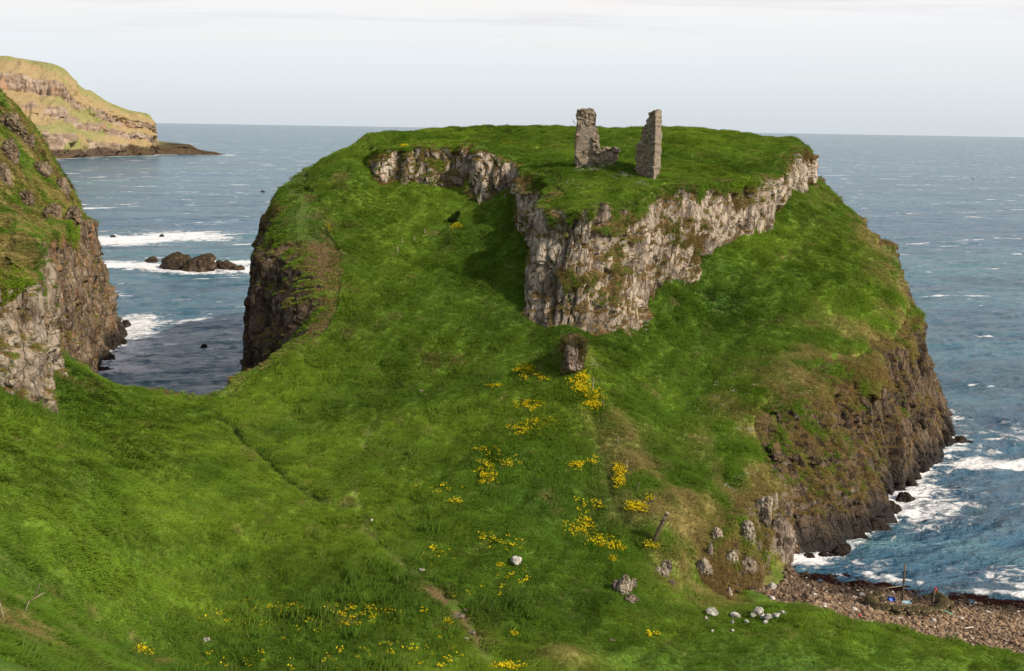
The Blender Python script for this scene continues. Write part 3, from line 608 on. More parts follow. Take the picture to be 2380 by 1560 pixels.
# ------------------------------------------------------------------ rocks
def ico(sub):
    import bmesh
    bm = bmesh.new(); bmesh.ops.create_icosphere(bm, subdivisions=sub, radius=1); me = bpy.data.meshes.new('t'); bm.to_mesh(me); bm.free()
    V = verts_of(me); Q = np.array([list(p.vertices) for p in me.polygons]); bpy.data.meshes.remove(me); return V, Q
ICO = {k: ico(k) for k in (3, 4, 5)}
def rock_mesh(name, size, seed, sub=4, blocky=0.5, flat=0.35):
    V, Q = ICO[sub]; V = V.copy(); r = np.random.default_rng(seed)
    for _ in range(int(6 + 8 * blocky)):                       # planar chips
        n = r.normal(size=3); n[2] *= 0.7; n /= np.linalg.norm(n); d = 0.55 + 0.35 * r.random(); k = V @ n
        V = V - np.where(k > d, (k - d) * 0.9, 0)[:, None] * n
    o = r.random(3) * 50
    V = V * (1 + 0.22 * fbm(V[:, 0] * 1.3 + o[0], V[:, 1] * 1.3 + o[1], V[:, 2] * 1.3, 4, seed)[:, None])
    V = V * (1 + 0.07 * fbm(V[:, 0] * 6 + o[0], V[:, 1] * 6, V[:, 2] * 6, 3, seed + 4)[:, None])
    V = V * np.array(size)
    return mesh_from(name, V, Q, {'turf': np.zeros(len(V)), 'wet': np.zeros(len(V)), 'och': np.zeros(len(V))}, smooth=sub > 3)
M_boulder = mat_rock('pale_boulder', (0.55, 0.50, 0.44), (0.68, 0.63, 0.57), (0.08, 0.08, 0.03), (0.05, 0.09, 0.01), 0.05, 0.8, 2.0, joints=0.0, turfy=0.12)
M_boulder2 = mat_rock('brown_boulder', (0.17, 0.12, 0.09), (0.32, 0.25, 0.2), (0.08, 0.08, 0.03), (0.05, 0.09, 0.01), 0.1, 0.6, 2.0, turfy=0.3)
M_searock = mat_rock('sea_rock', (0.028, 0.020, 0.015), (0.075, 0.052, 0.035), (0.05, 0.035, 0.015), (0.06, 0.045, 0.015), 0.1, 0.1, 0.6)
M_blackrock = mat_rock('tide_rock', (0.018, 0.015, 0.013), (0.05, 0.038, 0.03), (0.03, 0.02, 0.012), (0.03, 0.02, 0.012), 0.0, 0.0, 1.0)

M_outcrop = mat_rock('outcrop_rock', (0.16, 0.12, 0.085), (0.42, 0.36, 0.29), (0.15, 0.10, 0.04), (0.06, 0.10, 0.014), 0.2, 0.7, 1.3, turfy=0.45)
M_headrock = mat_rock('headland_rock', (0.10, 0.072, 0.05), (0.22, 0.165, 0.115), (0.13, 0.10, 0.04), (0.05, 0.09, 0.012), 0.25, 0.3, 1.0)
# outcrops of bare rock and boulders on the land
def jag(me, amt, seed):
    V = verts_of(me); n = norms_of(me); k = max(V[:, 0].max(), 0.3)
    D = amt * k * (0.5 - np.abs(fbm(V[:, 0] / k * 2.2, V[:, 1] / k * 2.2, V[:, 2] / k * 3, 4, seed))) + 0.3 * amt * k * fbm(V[:, 0] / k * 7, V[:, 1] / k * 7, V[:, 2] / k * 5, 3, seed + 3)
    V = V + n * D[:, None]; me.vertices.foreach_set('co', V.astype(np.float32).ravel()); me.update()
def boulder(px, py, wpx, hpx, label, seed, mat=M_boulder, name='boulder', cat='boulder', group=None, sub=4, sink=0.22, deep=0.8):
    x, y, z = (on_any if name == 'rock_outcrop' else on_ground)(px, py); D = math.hypot(y, ZC - z); e_ = 1.3 if (wpx < 35 and cat == 'boulder') else 1; a = e_ * wpx / F * D / 2; b = (0.8 if e_ > 1 else 1) * e_ * hpx / F * D / 2 / 0.9; sink = sink * (0.3 if e_ > 1 else 1)
    if name == 'rock_outcrop': a, b, sub = a * 1.35, b * 1.3, 5
    me = rock_mesh(name, (a, a * deep, b), seed, sub)
    if name == 'rock_outcrop': jag(me, 0.42, seed)
    o = link(name, me, mat, label=label, category=cat, group=group); o.location = (x, y + a * deep * 0.3, z + b * (1 - 2 * sink)); o.rotation_euler = (0, 0, 0); return o
GB = 'pale boulders at the foot of the slope'
for i, (px, py, ww, hh, lb) in enumerate([
    (1657, 1433, 26, 17, 'broad white boulder at the left end of the row below the slope'), (1642, 1446, 10, 12, 'small white stone just left of and below the broad white boulder'),
    (1709, 1438, 22, 13, 'flat pale boulder second from the left in the row, standing apart on grass'), (1735, 1450, 9, 8, 'small white stone on grass between two boulder groups'),
    (1750, 1437, 12, 11, 'rounded pale boulder at the left side of the tight middle cluster'), (1762, 1430, 18, 18, 'tallest white boulder in the middle cluster'),
    (1773, 1439, 12, 10, 'low cream boulder tucked against the right of the tallest one'), (1786, 1441, 16, 12, 'bright white boulder right of the middle cluster'),
    (1806, 1440, 15, 14, 'grey-white boulder near the right end of the row'), (1820, 1435, 14, 14, 'rounded boulder at the far right end of the row'),
    (1779, 1452, 9, 9, 'small pale stone below the bright white boulder'), (1702, 1452, 7, 9, 'thin upright pale stone under the flat boulder'), (1702, 1470, 8, 6, 'lowest pale pebble-sized stone in the meadow under the row'),
    (1656, 1471, 6, 6, 'tiny pale stone in grass below the left end of the row')]):
    boulder(px, py, ww, hh, lb, 500 + i, group=GB)
boulder(1197, 1316, 26, 20, 'white split boulder with a dark crack alone on the green slope', 530, deep=0.9)
boulder(480, 1494, 13, 10, 'single rounded white stone in long grass at lower left', 531)
boulder(1793, 1372, 17, 14, 'pale boulder perched at the grass edge above the shingle', 532)
boulder(980, 1328, 12, 5, 'small flat pale stone beside the faint trail', 533)
boulder(863, 1214, 7, 7, 'tiny white stone on the faint trail', 534)
boulder(1083, 1424, 12, 8, 'small grey stone on the bare patch of the path', 535, M_boulder2)
boulder(1063, 1437, 30, 5, 'long flat stone slab set in the worn path', 536, M_boulder2)
boulder(1098, 1477, 16, 10, 'brown stone at the lower end of the worn path', 537, M_boulder2)
boulder(1082, 1489, 12, 6, 'flat pale stone just left of the brown one on the path', 538)
boulder(1424, 1492, 12, 6, 'low grey stone in short grass right of the hummock', 539, M_boulder2)
boulder(980, 914, 12, 7, 'small pinkish stone among dark weeds under the big crag', 540, M_boulder2)
for i, (px, py, ww, hh, lb) in enumerate([
    (1432, 1374, 16, 40, 'leaning grey slab at the left of the lower outcrop'), (1452, 1380, 24, 50, 'tall pale upright rock in the middle of the lower outcrop'), (1473, 1372, 12, 30, 'narrow pale rock right of the tall upright one'),
    (1468, 1398, 30, 12, 'low white ledge of rock at the foot of the lower outcrop'), (1548, 1325, 18, 28, 'pale pointed rock under a dark turf overhang'), (1535, 1337, 28, 16, 'squat pale rock at the foot of the pointed one'),
    (1560, 1360, 16, 12, 'small pale rock half buried in brown turf'), (1622, 1405, 10, 22, 'thin pale stone standing at the base of the turf bank'), (1698, 1385, 10, 28, 'upright white stone at the toe of the cliff near the boulders'),
    (1650, 1290, 12, 40, 'narrow pale rib of rock in the brown turf'), (1740, 1250, 26, 50, 'pale rock rib just left of the white buttress'),
    (1700, 1300, 22, 30, 'pale rock knob low on the bank left of the white buttress'), (1812, 1300, 58, 120, 'big white lichen covered buttress at the corner above the beach'), (1640, 1330, 30, 44, 'grey rock face low in the brown turf bank'), (1770, 1200, 40, 60, 'pale rock shoulder high on the white buttress'), (1730, 1320, 34, 36, 'grey block at the foot of the bank beside the buttress'),
    (1610, 1345, 16, 22, 'small grey rock low on the turf bank'), (1665, 1250, 18, 26, 'grey-white rock high on the turf bank')]):
    boulder(px, py, ww, hh, lb, 560 + i, M_outcrop if i % 3 else M_boulder2, 'rock_outcrop', 'rock outcrop', 'rock outcrops on the turf bank', sink=0.42, deep=0.6)
for i, (px, py, ww, hh, lb) in enumerate([(14, 292, 40, 30, 'brown rock knob near the top of the left headland'), (40, 312, 30, 26, 'rock knob just right of the topmost one on the left headland'), (22, 372, 26, 50, 'tall rock rib high on the left headland'),
    (62, 338, 26, 30, 'small rock face at the right of the high ribs on the left headland'), (8, 425, 24, 46, 'rock rib at the picture edge on the left headland'), (96, 402, 30, 26, 'rock knob half buried in turf midway down the left headland'),
    (150, 452, 26, 36, 'dark rock on the right skyline of the left headland'), (60, 470, 30, 26, 'low rock in brown turf above the pale cliff'), (128, 500, 34, 30, 'blocky rock on the brink above the pale cliff'), (172, 510, 28, 34, 'craggy rock on the brink at the right corner of the left cliff')]):
    boulder(px, py, ww, hh, lb, 700 + i, M_headrock, 'rock_outcrop', 'rock outcrop', 'rock outcrops on the left headland', sink=0.35, deep=0.6)
# crag below the great buttress
boulder(1334, 856, 58, 90, 'heather covered rock stump at the foot of the great buttress', 590,
        mat_rock('heather_crag', (0.10, 0.07, 0.055), (0.26, 0.20, 0.17), (0.13, 0.09, 0.035), (0.06, 0.085, 0.015), 0.3, 0.9), 'rock_stump', 'rock outcrop', None, 5, 0.3, 1.7)
STUMP = bpy.data.objects['rock_stump']; jag(STUMP.data, 0.4, 591)

def sea_rock(px, py, wpx, hpx, label, seed, mat, deep=0.6, group=None, name='sea_rock', sub=4):
    x, y, z = PZ(px, py, 0.0); D = math.hypot(y, ZC); a = wpx / F * D / 2; b = hpx / F * D
    me = rock_mesh(name, (a, a * deep, b * 0.95), seed, max(sub, 5 if wpx > 40 else 4), 0.9); jag(me, 0.34, seed)
    o = link(name, me, mat, label=label, category='rock', group=group); o.location = (x, y + a * deep * 0.5, -0.05 * b); return o
SEA_ROCKS = []
for i, (px, py, ww, hh, lb, mt) in enumerate([
    (408, 627, 88, 40, 'dark islet hump at the left of the skerry, with surf at its foot', M_searock), (458, 631, 96, 44, 'biggest dark brown islet block in the middle of the skerry', M_searock),
    (352, 612, 34, 17, 'small low dark rock off the left end of the skerry', M_searock), (518, 626, 52, 20, 'wedge of dark rock right of the big islet block', M_searock),
    (550, 628, 34, 12, 'low tail of dark rock at the right end of the skerry', M_searock), (375, 551, 12, 7, 'tiny rock awash at the right of the white surf patch', M_blackrock),
    (263, 553, 16, 6, 'tiny rock awash at the left of the white surf patch', M_blackrock), (473, 808, 22, 7, 'small black rock in the water between the two headlands', M_blackrock),
    (611, 446, 10, 3, 'far tiny dark rock breaking the open sea', M_blackrock)]):
    sea_rock(px, py, ww, hh, lb, 600 + i, mt, group='rocks in the sea on the left')
    SEA_ROCKS.append(PZ(px, py)[:2] + (ww / F * PZ(px, py)[1] / 2,))
i = 0
for (px, py, ww, hh) in [(205, 856, 60, 22), (235, 842, 50, 26), (255, 812, 40, 24), (272, 786, 44, 28), (290, 762, 24, 22), (286, 800, 22, 12), (238, 868, 44, 14), (190, 870, 60, 16)]:
    i += 1; sea_rock(px, py, ww, hh, 'black wave washed rock at the foot of the left headland', 620 + i, M_blackrock, 0.9, 'black rocks at the foot of the left headland', 'tide_rock')
for (px, py, ww, hh) in [(2232, 1034, 34, 22), (2255, 1033, 20, 8), (2205, 1040, 50, 36), (2165, 1070, 46, 34), (2140, 1100, 44, 30), (2118, 1140, 44, 28), (2102, 1172, 46, 26), (2072, 1200, 52, 30), (2085, 1206, 30, 12), (2040, 1238, 60, 30), (2000, 1262, 56, 26), (2022, 1262, 24, 10), (1955, 1292, 60, 24), (1925, 1302, 44, 16), (1885, 1306, 44, 18), (1990, 1282, 26, 8), (2060, 1222, 22, 9)]:
    i += 1; sea_rock(px, py, ww, hh, 'black rock in the surf at the foot of the right sea cliff', 620 + i, M_blackrock, 0.9, 'black rocks at the foot of the right sea cliff', 'tide_rock')

# ------------------------------------------------------------------ sea
def build_sea():
    r = [30.0]
    while r[-1] < 38000: r.append(r[-1] * (1.0052 if r[-1] < 700 else 1.0085 if r[-1] < 3000 else 1.05))
    r = np.array(r); th = np.concatenate([np.linspace(-180, -34, 50, endpoint=False), np.linspace(-34, 34, 640), np.linspace(34, 180, 51)[1:]]) * math.pi / 180
    Rr, Th = np.meshgrid(r, th, indexing='ij'); X = Rr * np.sin(Th); Y = Rr * np.cos(Th)
    # swell running towards the shore, crests roughly across the view
    ca, sa = math.cos(0.35), math.sin(0.35); u = X * ca + Y * sa; v = -X * sa + Y * ca
    A = np.exp(-Rr / 900); A = A * (np.abs(Th) < 0.62)
    Z = 0.7 * fbm(u / 26, v / 10, oct=2, seed=700) + 1.0 * (0.5 - np.abs(fbm(u / 11, v / 4.2, oct=3, seed=705))) + 0.46 * (0.5 - np.abs(fbm(u / 3.2, v / 1.5, oct=3, seed=709)))
    Z = Z * A - 0.15
    # surf zones
    foam = np.zeros_like(X)
    near = Rr < 700
    foam = 0.20 * sstep(420, 200, Rr) * (0.5 + vnoise(X / 30, Y / 14, seed=731))
    def add(pts, wdt, amt):
        nonlocal foam
        d = polydist(X[near], Y[near], pts)[0]; foam[near] = np.maximum(foam[near], amt * np.exp(-(d / wdt) ** 2))
    add([f for f in coast_foot[3:13]], 3.2, 0.85); add([f for f in coast_foot[3:13]], 9, 0.5)
    add([coast_foot[12], coast_foot[14]], 5, 0.6)
    add([f for f in west_foot[10:15]], 2.0, 0.5); add([PZ(262, 862), PZ(285, 800), PZ(320, 762), PZ(330, 738)], 8, 0.85); add([PZ(262, 885), PZ(300, 850)], 1.6, 0.45)
    add([PZ(2040, 1330), PZ(2120, 1290), PZ(2200, 1310), PZ(2380, 1340)], 6, 0.6); add([PZ(1960, 1300), PZ(2080, 1355), PZ(2250, 1372), PZ(2390, 1390)], 1.3, 0.62)
    add([PZ(2050, 1260), PZ(2150, 1240), PZ(2150, 1150), PZ(2250, 1050), PZ(2380, 1000)], 8, 0.6)
    add([PZ(2255, 1085), PZ(2300, 1076), PZ(2380, 1082)], 3.6, 1.1)
    add([PZ(2120, 1190), PZ(2170, 1120)], 2.2, 0.7); add([PZ(2270, 786), PZ(2300, 782)], 1.6, 0.8); add([PZ(2160, 800), PZ(2195, 799)], 1.6, 0.6)
    add([PZ(215, 562), PZ(300, 558), PZ(425, 551)], 24.0, 1.15)
    add([PZ(238, 618), PZ(300, 618), PZ(350, 622), PZ(440, 634), PZ(520, 630), PZ(600, 624)], 9.5, 1.1); add([PZ(520, 610), PZ(600, 612)], 9, 0.9); add([PZ(545, 583), PZ(600, 585)], 7, 0.5); add([PZ(420, 524), PZ(490, 524)], 5, 0.6)
    add([PZ(300, 790), PZ(380, 770), PZ(470, 740)], 9, 0.5); add([PZ(260, 700), PZ(420, 690), PZ(560, 670)], 12, 0.34); add([PZ(330, 812), PZ(410, 797), PZ(480, 795), PZ(570, 790)], 1.5, 0.75); add([PZ(330, 812), PZ(400, 830)], 1.0, 0.6); add([PZ(450, 814), PZ(490, 812)], 2.5, 0.62)  # inlet surf; broad streaks added to lighten the shadowed water
    add([PZ(190, 418), PZ(220, 414)], 16, 0.62)
    fp = FAR_FOOT; far = (Rr > 900) & (Rr < 1700) & (X < -250)
    d = polydist(X[far], Y[far], fp)[0]; foam[far] = np.maximum(foam[far], 0.95 * np.exp(-(d / 9) ** 2))
    d = np.hypot(X[far] - fp[-1][0] - 3, (Y[far] - fp[-1][1]) * 0.4); foam[far] = np.maximum(foam[far], np.exp(-(d / 14) ** 2))
    Z = Z + 0.35 * np.clip(foam, 0, 1) * (0.5 + fbm(X / 2.0, Y / 1.4, oct=3, seed=720)) * A
    m, t = newmat('sea'); pos = t.n('ShaderNodeNewGeometry').outputs['Position']
    rot = t.n('ShaderNodeVectorRotate', {'Vector': pos, 'Angle': -0.3}, rotation_type='Z_AXIS').outputs[0]
    d = t.n('ShaderNodeCameraData').outputs['View Distance'] if False else None
    w1 = t.noise(t.scale(rot, (0.5, 1, 1)), 0.9, 5, 0.62, 0.2); w2 = t.noise(t.scale(rot, (0.45, 1, 1)), 0.16, 7, 0.7, 0.2); w3 = t.noise(t.scale(rot, (0.3, 1, 1)), 0.018, 5, 0.6)
    patch = t.noise(t.scale(rot, (0.25, 1, 1)), 0.0045, 3, 0.5)
    base = t.mix(t.ramp(patch, 0.42, 0.62), (0.030, 0.105, 0.180), (0.040, 0.145, 0.180))
    base = t.mix(t.ramp(w2, 0.45, 0.75), base, (0.075, 0.185, 0.21))
    base = t.mix(t.ramp(t.noise(t.scale(rot, (0.22, 1, 1)), 0.05, 6, 0.72), 0.58, 0.4, 0, 0.6), base, (0.018, 0.060, 0.105))  # light and dark of the swell facets painted into the water colour
    fm = t.attr('foam')
    fn = t.noise(t.scale(rot, (0.6, 1, 1)), 0.75, 8, 0.72, 0.6); fn2 = t.noise(t.scale(rot, (0.55, 1, 1)), 0.16, 6, 0.65, 0.9)
    cov = t.math('ADD', t.math('ADD', t.math('MULTIPLY', fm, 0.72), t.math('MULTIPLY', t.math('SUBTRACT', t.noise(t.scale(rot, (0.4, 1, 1)), 0.05, 5, 0.6, 1.0), 0.5), 1.0)), t.math('ADD', t.math('MULTIPLY', t.math('SUBTRACT', fn, 0.5), 1.3), t.math('MULTIPLY', t.math('SUBTRACT', fn2, 0.5), 0.8)))
    foam1 = t.math('MULTIPLY', t.ramp(cov, 0.42, 0.62), t.ramp(fm, 0.04, 0.25))
    # whitecaps
    c1 = t.noise(t.scale(rot, (0.30, 1, 1)), 0.22, 3, 0.55); c2 = t.noise(t.scale(rot, (0.3, 1, 1)), 0.035, 3, 0.5)
    caps = t.ramp(t.math('ADD', c1, t.math('MULTIPLY', t.math('SUBTRACT', c2, 0.5), 0.45)), 0.675, 0.705)
    caps2 = t.ramp(t.noise(t.scale(rot, (0.30, 1, 1)), 0.055, 4, 0.6), 0.65, 0.685)
    fo = t.math('MAXIMUM', foam1, t.math('MULTIPLY', t.math('MAXIMUM', caps, caps2), 0.9))
    col = t.mix(fo, base, (0.80, 0.80, 0.80))
    h = t.math('ADD', t.math('MULTIPLY', w1, 0.6), t.math('ADD', t.math('MULTIPLY', w2, 3.2), t.math('ADD', t.math('MULTIPLY', w3, 14.0), t.math('MULTIPLY', t.noise(t.scale(rot, (0.35, 1, 1)), 0.055, 5, 0.65), 6.0))))
    h = t.math('ADD', h, t.math('MULTIPLY', foam1, 0.12))
    principled(t, col, t.math('ADD', 0.22, t.math('MULTIPLY', fo, 0.6)), h, 1.0, 1.0, 0.5, IOR=1.33)
    me = mesh_from('sea', np.stack([X, Y, Z], -1).reshape(-1, 3), grid_faces(*X.shape), {'foam': np.clip(foam, 0, 1).ravel()})
    if norms_of(me)[:, 2].mean() < 0: me.flip_normals()
    link('sea', me, m, kind='structure')
build_sea()

# ------------------------------------------------------------------ growing things
def blade_tuft(name, n, hgt, wid, spread, lean, seed, curl=0.6, seg=2):
    r = np.random.default_rng(seed); V = []; Fc = []
    for i in range(n):
        a = r.random() * 2 * math.pi; d = spread * math.sqrt(r.random()); b = np.array([d * math.cos(a), d * math.sin(a), -0.03])
        h = hgt * (0.55 + 0.6 * r.random()); w = wid * (0.7 + 0.6 * r.random()); yaw = r.random() * math.pi
        dirn = np.array([lean + 0.5 * r.normal() * 0.5, 0.35 * r.normal(), 0]); side = np.array([math.cos(yaw), math.sin(yaw), 0])
        k = len(V); pts = []
        for j in range(seg + 1):
            t = j / seg; c = b + np.array([0, 0, h * t]) * (1 - 0.35 * lean * t * curl) + dirn * h * t * t * 0.9
            if j < seg: pts += [c - side * w * (1 - 0.5 * t) / 2, c + side * w * (1 - 0.5 * t) / 2]
            else: pts += [c]
        V += pts
        for j in range(seg - 1): Fc.append((k + 2 * j, k + 2 * j + 1, k + 2 * j + 3, k + 2 * j + 2))
        Fc.append((k + 2 * seg - 2, k + 2 * seg - 1, k + 2 * seg))
    me = bpy.data.meshes.new(name); me.from_pydata([tuple(v) for v in V], [], Fc); return me
def flower_tuft(name, n, spread, size, seed, h=0.25):
    r = np.random.default_rng(seed); V = []; Fc = []
    for i in range(n):
        a = r.random() * 6.283; d = spread * math.sqrt(r.random()); c = np.array([d * math.cos(a), d * math.sin(a), h * (0.6 + 0.6 * r.random())])
        u = r.normal(size=3); u[2] *= 0.4; u /= np.linalg.norm(u); v = np.cross(u, r.normal(size=3) * 0.4 + np.array([0, 0, 1])); v /= np.linalg.norm(v); s = size * (0.6 + 0.7 * r.random()); k = len(V)
        V += [c + s * u, c + s * v, c - s * u, c - s * v]; Fc.append((k, k + 1, k + 2, k + 3))
    me = bpy.data.meshes.new(name); me.from_pydata([tuple(x) for x in V], [], Fc); return me

def scatter(name, pts, rots, scl, tint, variant, meshes, mat, label=None, cat=None):
    """one object: a cloud of points, each carrying a small plant"""
    src = bpy.data.collections.new(name + '_kinds')
    for i, me in enumerate(meshes):
        me.materials.append(mat); o = bpy.data.objects.new(f'{name}_kind_{chr(97 + i)}', me); src.objects.link(o)
    me = bpy.data.meshes.new(name); me.vertices.add(len(pts)); me.vertices.foreach_set('co', np.asarray(pts, np.float32).ravel())
    a = me.attributes.new('rot', 'FLOAT_VECTOR', 'POINT'); a.data.foreach_set('vector', np.asarray(rots, np.float32).ravel())
    a = me.attributes.new('scl', 'FLOAT_VECTOR', 'POINT'); a.data.foreach_set('vector', np.asarray(scl, np.float32).ravel())
    a = me.attributes.new('kindno', 'INT', 'POINT'); a.data.foreach_set('value', np.asarray(variant, np.int32))
    set_attr(me, 'tint', tint)
    ob = link(name, me, None, kind='stuff', label=label, category=cat)
    ng = bpy.data.node_groups.new(name, 'GeometryNodeTree')
    ng.interface.new_socket('Geometry', in_out='INPUT', socket_type='NodeSocketGeometry'); ng.interface.new_socket('Geometry', in_out='OUTPUT', socket_type='NodeSocketGeometry')
    N = ng.nodes; L = ng.links
    gi = N.new('NodeGroupInput'); go = N.new('NodeGroupOutput')
    ci = N.new('GeometryNodeCollectionInfo'); ci.inputs['Collection'].default_value = src; ci.inputs['Separate Children'].default_value = True; ci.inputs['Reset Children'].default_value = True
    ip = N.new('GeometryNodeInstanceOnPoints'); ip.inputs['Pick Instance'].default_value = True
    def na(nm, ty):
        q = N.new('GeometryNodeInputNamedAttribute'); q.data_type = ty; q.inputs['Name'].default_value = nm; return q.outputs['Attribute']
    e2r = N.new('FunctionNodeEulerToRotation'); L.new(na('rot', 'FLOAT_VECTOR'), e2r.inputs[0])
    L.new(gi.outputs[0], ip.inputs['Points']); L.new(ci.outputs[0], ip.inputs['Instance']); L.new(na('kindno', 'INT'), ip.inputs['Instance Index'])
    L.new(e2r.outputs[0], ip.inputs['Rotation']); L.new(na('scl', 'FLOAT_VECTOR'), ip.inputs['Scale']); L.new(ip.outputs[0], go.inputs[0])
    md = ob.modifiers.new(name, 'NODES'); md.node_group = ng
    return ob

def slope_rot(nx, ny, nz, yaw):
    """euler that turns a tuft by yaw and tips it part way to the slope normal"""
    k = 0.6; tx = nx * k; ty = ny * k; tz = np.sqrt(np.maximum(1 - tx * tx - ty * ty, 0.05))
    # R = tip @ yaw ; tip about x by -asin(ty), about y by atan(tx/tz): approximate with XYZ euler of yaw first is wrong, so build matrices
    c, s = np.cos(yaw), np.sin(yaw)
    ax = np.stack([c, s, np.zeros_like(c)], -1); n = np.stack([tx, ty, tz], -1)
    ax = ax - (ax * n).sum(-1)[:, None] * n; ax /= np.linalg.norm(ax, axis=1)[:, None]; bx = np.cross(n, ax)
    ry = -np.arcsin(np.clip(ax[:, 2], -1, 1)); rx = np.arctan2(bx[:, 2], n[:, 2]); rz = np.arctan2(ax[:, 1], ax[:, 0])
    return np.stack([rx, ry, rz], -1)

GY, GX = np.gradient(HG, YS, XS)
def grow_grass(N=230000):
    x = rng.uniform(-92, 62, N * 3); y = 46 + (212 - 46) * rng.random(N * 3) ** 1.25
    px, py, dp = project(np.stack([x, y, sample(HG, x, y)], -1))
    gx = sample(GX, x, y); gy = sample(GY, x, y); sl = np.hypot(gx, gy); h = sample(HG, x, y); b = sample(BG, x, y)
    ok = (px > -60) & (px < 2440) & (py > 200) & (py < 1600) & (h > 1.0) & (b < 0.3) & ((sl < 1.9) | ((x < -50) & (sl < 4)))
    ok &= polydist(x, y, PATH)[0] > 0.5; ok &= (polydist(x, y, TRAIL)[0] > 0.3) | (rng.random(len(x)) < 0.3); ok &= polydist(x, y, TRAIL[6:9])[0] > 0.6
    x, y, gx, gy, sl, h, py = [v[ok][:N] for v in (x, y, gx, gy, sl, h, py)]
    n = np.stack([-gx, -gy, np.ones_like(gx)], -1); n /= np.linalg.norm(n, axis=1)[:, None]
    wind = 0.25 + 1.4 * fbm(x / 9, y / 9, oct=3, seed=801)           # combed by the wind, wandering
    yaw = wind + rng.normal(size=len(x)) * 0.6
    C = ground_colour(x, y, h, sl)
    tuss = fbm(x / 1.6, y / 1.6, oct=3, seed=803)
    C = C * 1.45 * (0.97 + 0.14 * rng.normal(size=len(x)) + 0.20 * tuss)[:, None].clip(0.45, 1.8)
    straw = (rng.random(len(x)) < 0.045); C[straw] = C[straw] * 0.5 + np.array([0.26, 0.24, 0.09]) * 0.55
    reed = sstep(0.0, 0.25, fbm(x / 8, y / 8, oct=3, seed=804) + 0.55 * np.exp(-(((x + 20) / 16) ** 2 + ((y - 78) / 10) ** 2)) - 0.25) * (y < 100) * (x < 2)
    isreed = rng.random(len(x)) < reed * 0.22
    lush = np.exp(-((tuss - 0.3) / 0.2) ** 2)
    s = (0.62 + 0.5 * rng.random(len(x)) + 0.6 * np.clip(tuss, -0.4, 0.8)) * np.where(y < 75, 0.8, 1.0)
    clump = tuss > 0.30; s = np.where(clump, s * 1.35, s); C[clump] *= 0.86
    mown = sstep(2.0, 8.0, x) * sstep(84, 76, y); s = s * (1 - 0.55 * mown)
    var = rng.integers(0, 3, len(x)); var[isreed] = 3
    C[isreed] = C[isreed] * 0.6 + np.array([0.09, 0.17, 0.03]) * 0.5
    C = np.maximum(C, 0.004)
    rots = slope_rot(n[:, 0], n[:, 1], n[:, 2], yaw)
    scl = np.stack([s * 1.15, s * 1.15, s * np.where(isreed, 1.0, 0.9)], -1)
    ms = [blade_tuft('short_tuft', 16, 0.30, 0.055, 0.36, 0.9, 1), blade_tuft('long_tuft', 14, 0.42, 0.05, 0.34, 1.1, 2), blade_tuft('leafy_tuft', 12, 0.22, 0.10, 0.36, 0.6, 3), blade_tuft('reed_tuft', 7, 0.85, 0.045, 0.3, 0.25, 4, 0.2)]
    scatter('grass', np.stack([x, y, h], -1), rots, scl, C, var, ms, M_tuft, 'wind combed green grass over the slopes and meadow', 'grass')
grow_grass()

def grow_turf():
    pts = []; nr = []; tc_ = []
    for (V, n, turf, wetv, t), num, dry in ((r1, 26000, 0.55), (r2, 36000, 0.5), (r3, 36000, 0.35)):
        v = V.reshape(-1, 3); nn = n.reshape(-1, 3); tf = turf.ravel(); wv = wetv.ravel()
        px, py, dp = project(v)
        led = sstep(0.45, 0.75, nn[:, 2])
        pr = np.where((tf > 0.6) | (led > 0.5), 1.0, 0) * (wv < 0.2) * (px > -30) * (px < 2400) * (dp > 0)
        # surface faces us at least a little
        pr = pr * ((nn * (np.array([0, 0, ZC]) - v)).sum(1) > 0)
        idx = np.nonzero(pr > 0)[0]; idx = rng.choice(idx, min(num, len(idx) * 2))
        q = v[idx] + rng.normal(size=(len(idx), 3)) * 0.1
        n1 = fbm(q[:, 0] / 2.5, q[:, 1] / 2.5, q[:, 2] / 2.0, 3, 811) + 0.25 * rng.normal(size=len(idx)) * 0.5
        tt = t.ravel()[idx]
        gc_ = ground_colour(q[:, 0], q[:, 1], q[:, 2], np.zeros(len(q))) * 1.35
        c = lerp(gc_, np.array([0.25, 0.165, 0.07]), sstep(-0.25, 0.3, n1 + dry * 0.5 - 0.5 * sstep(0.22, 0.0, tt) - 0.12) * 0.9)
        c = c * (1.0 + 0.55 * rng.random(len(idx)))[:, None]
        pts.append(q); nr.append(nn[idx]); tc_.append(c)
    q = np.concatenate(pts); n = np.concatenate(nr); c = np.concatenate(tc_)
    yaw = np.arctan2(n[:, 1], n[:, 0]) + rng.normal(size=len(q)) * 0.5
    rots = slope_rot(n[:, 0], n[:, 1], n[:, 2], yaw); s = 0.45 + 0.6 * rng.random(len(q)); s3 = np.stack([s, s, s * 0.9], -1)
    ms = [blade_tuft('turf_hang', 14, 0.34, 0.055, 0.26, 1.5, 11), blade_tuft('turf_tuft', 14, 0.26, 0.07, 0.26, 1.1, 12)]
    scatter('turf', q, rots, s3, c, rng.integers(0, 2, len(q)), ms, M_tuft, 'brown and green turf hanging on the cliff ledges', 'turf')
grow_turf()

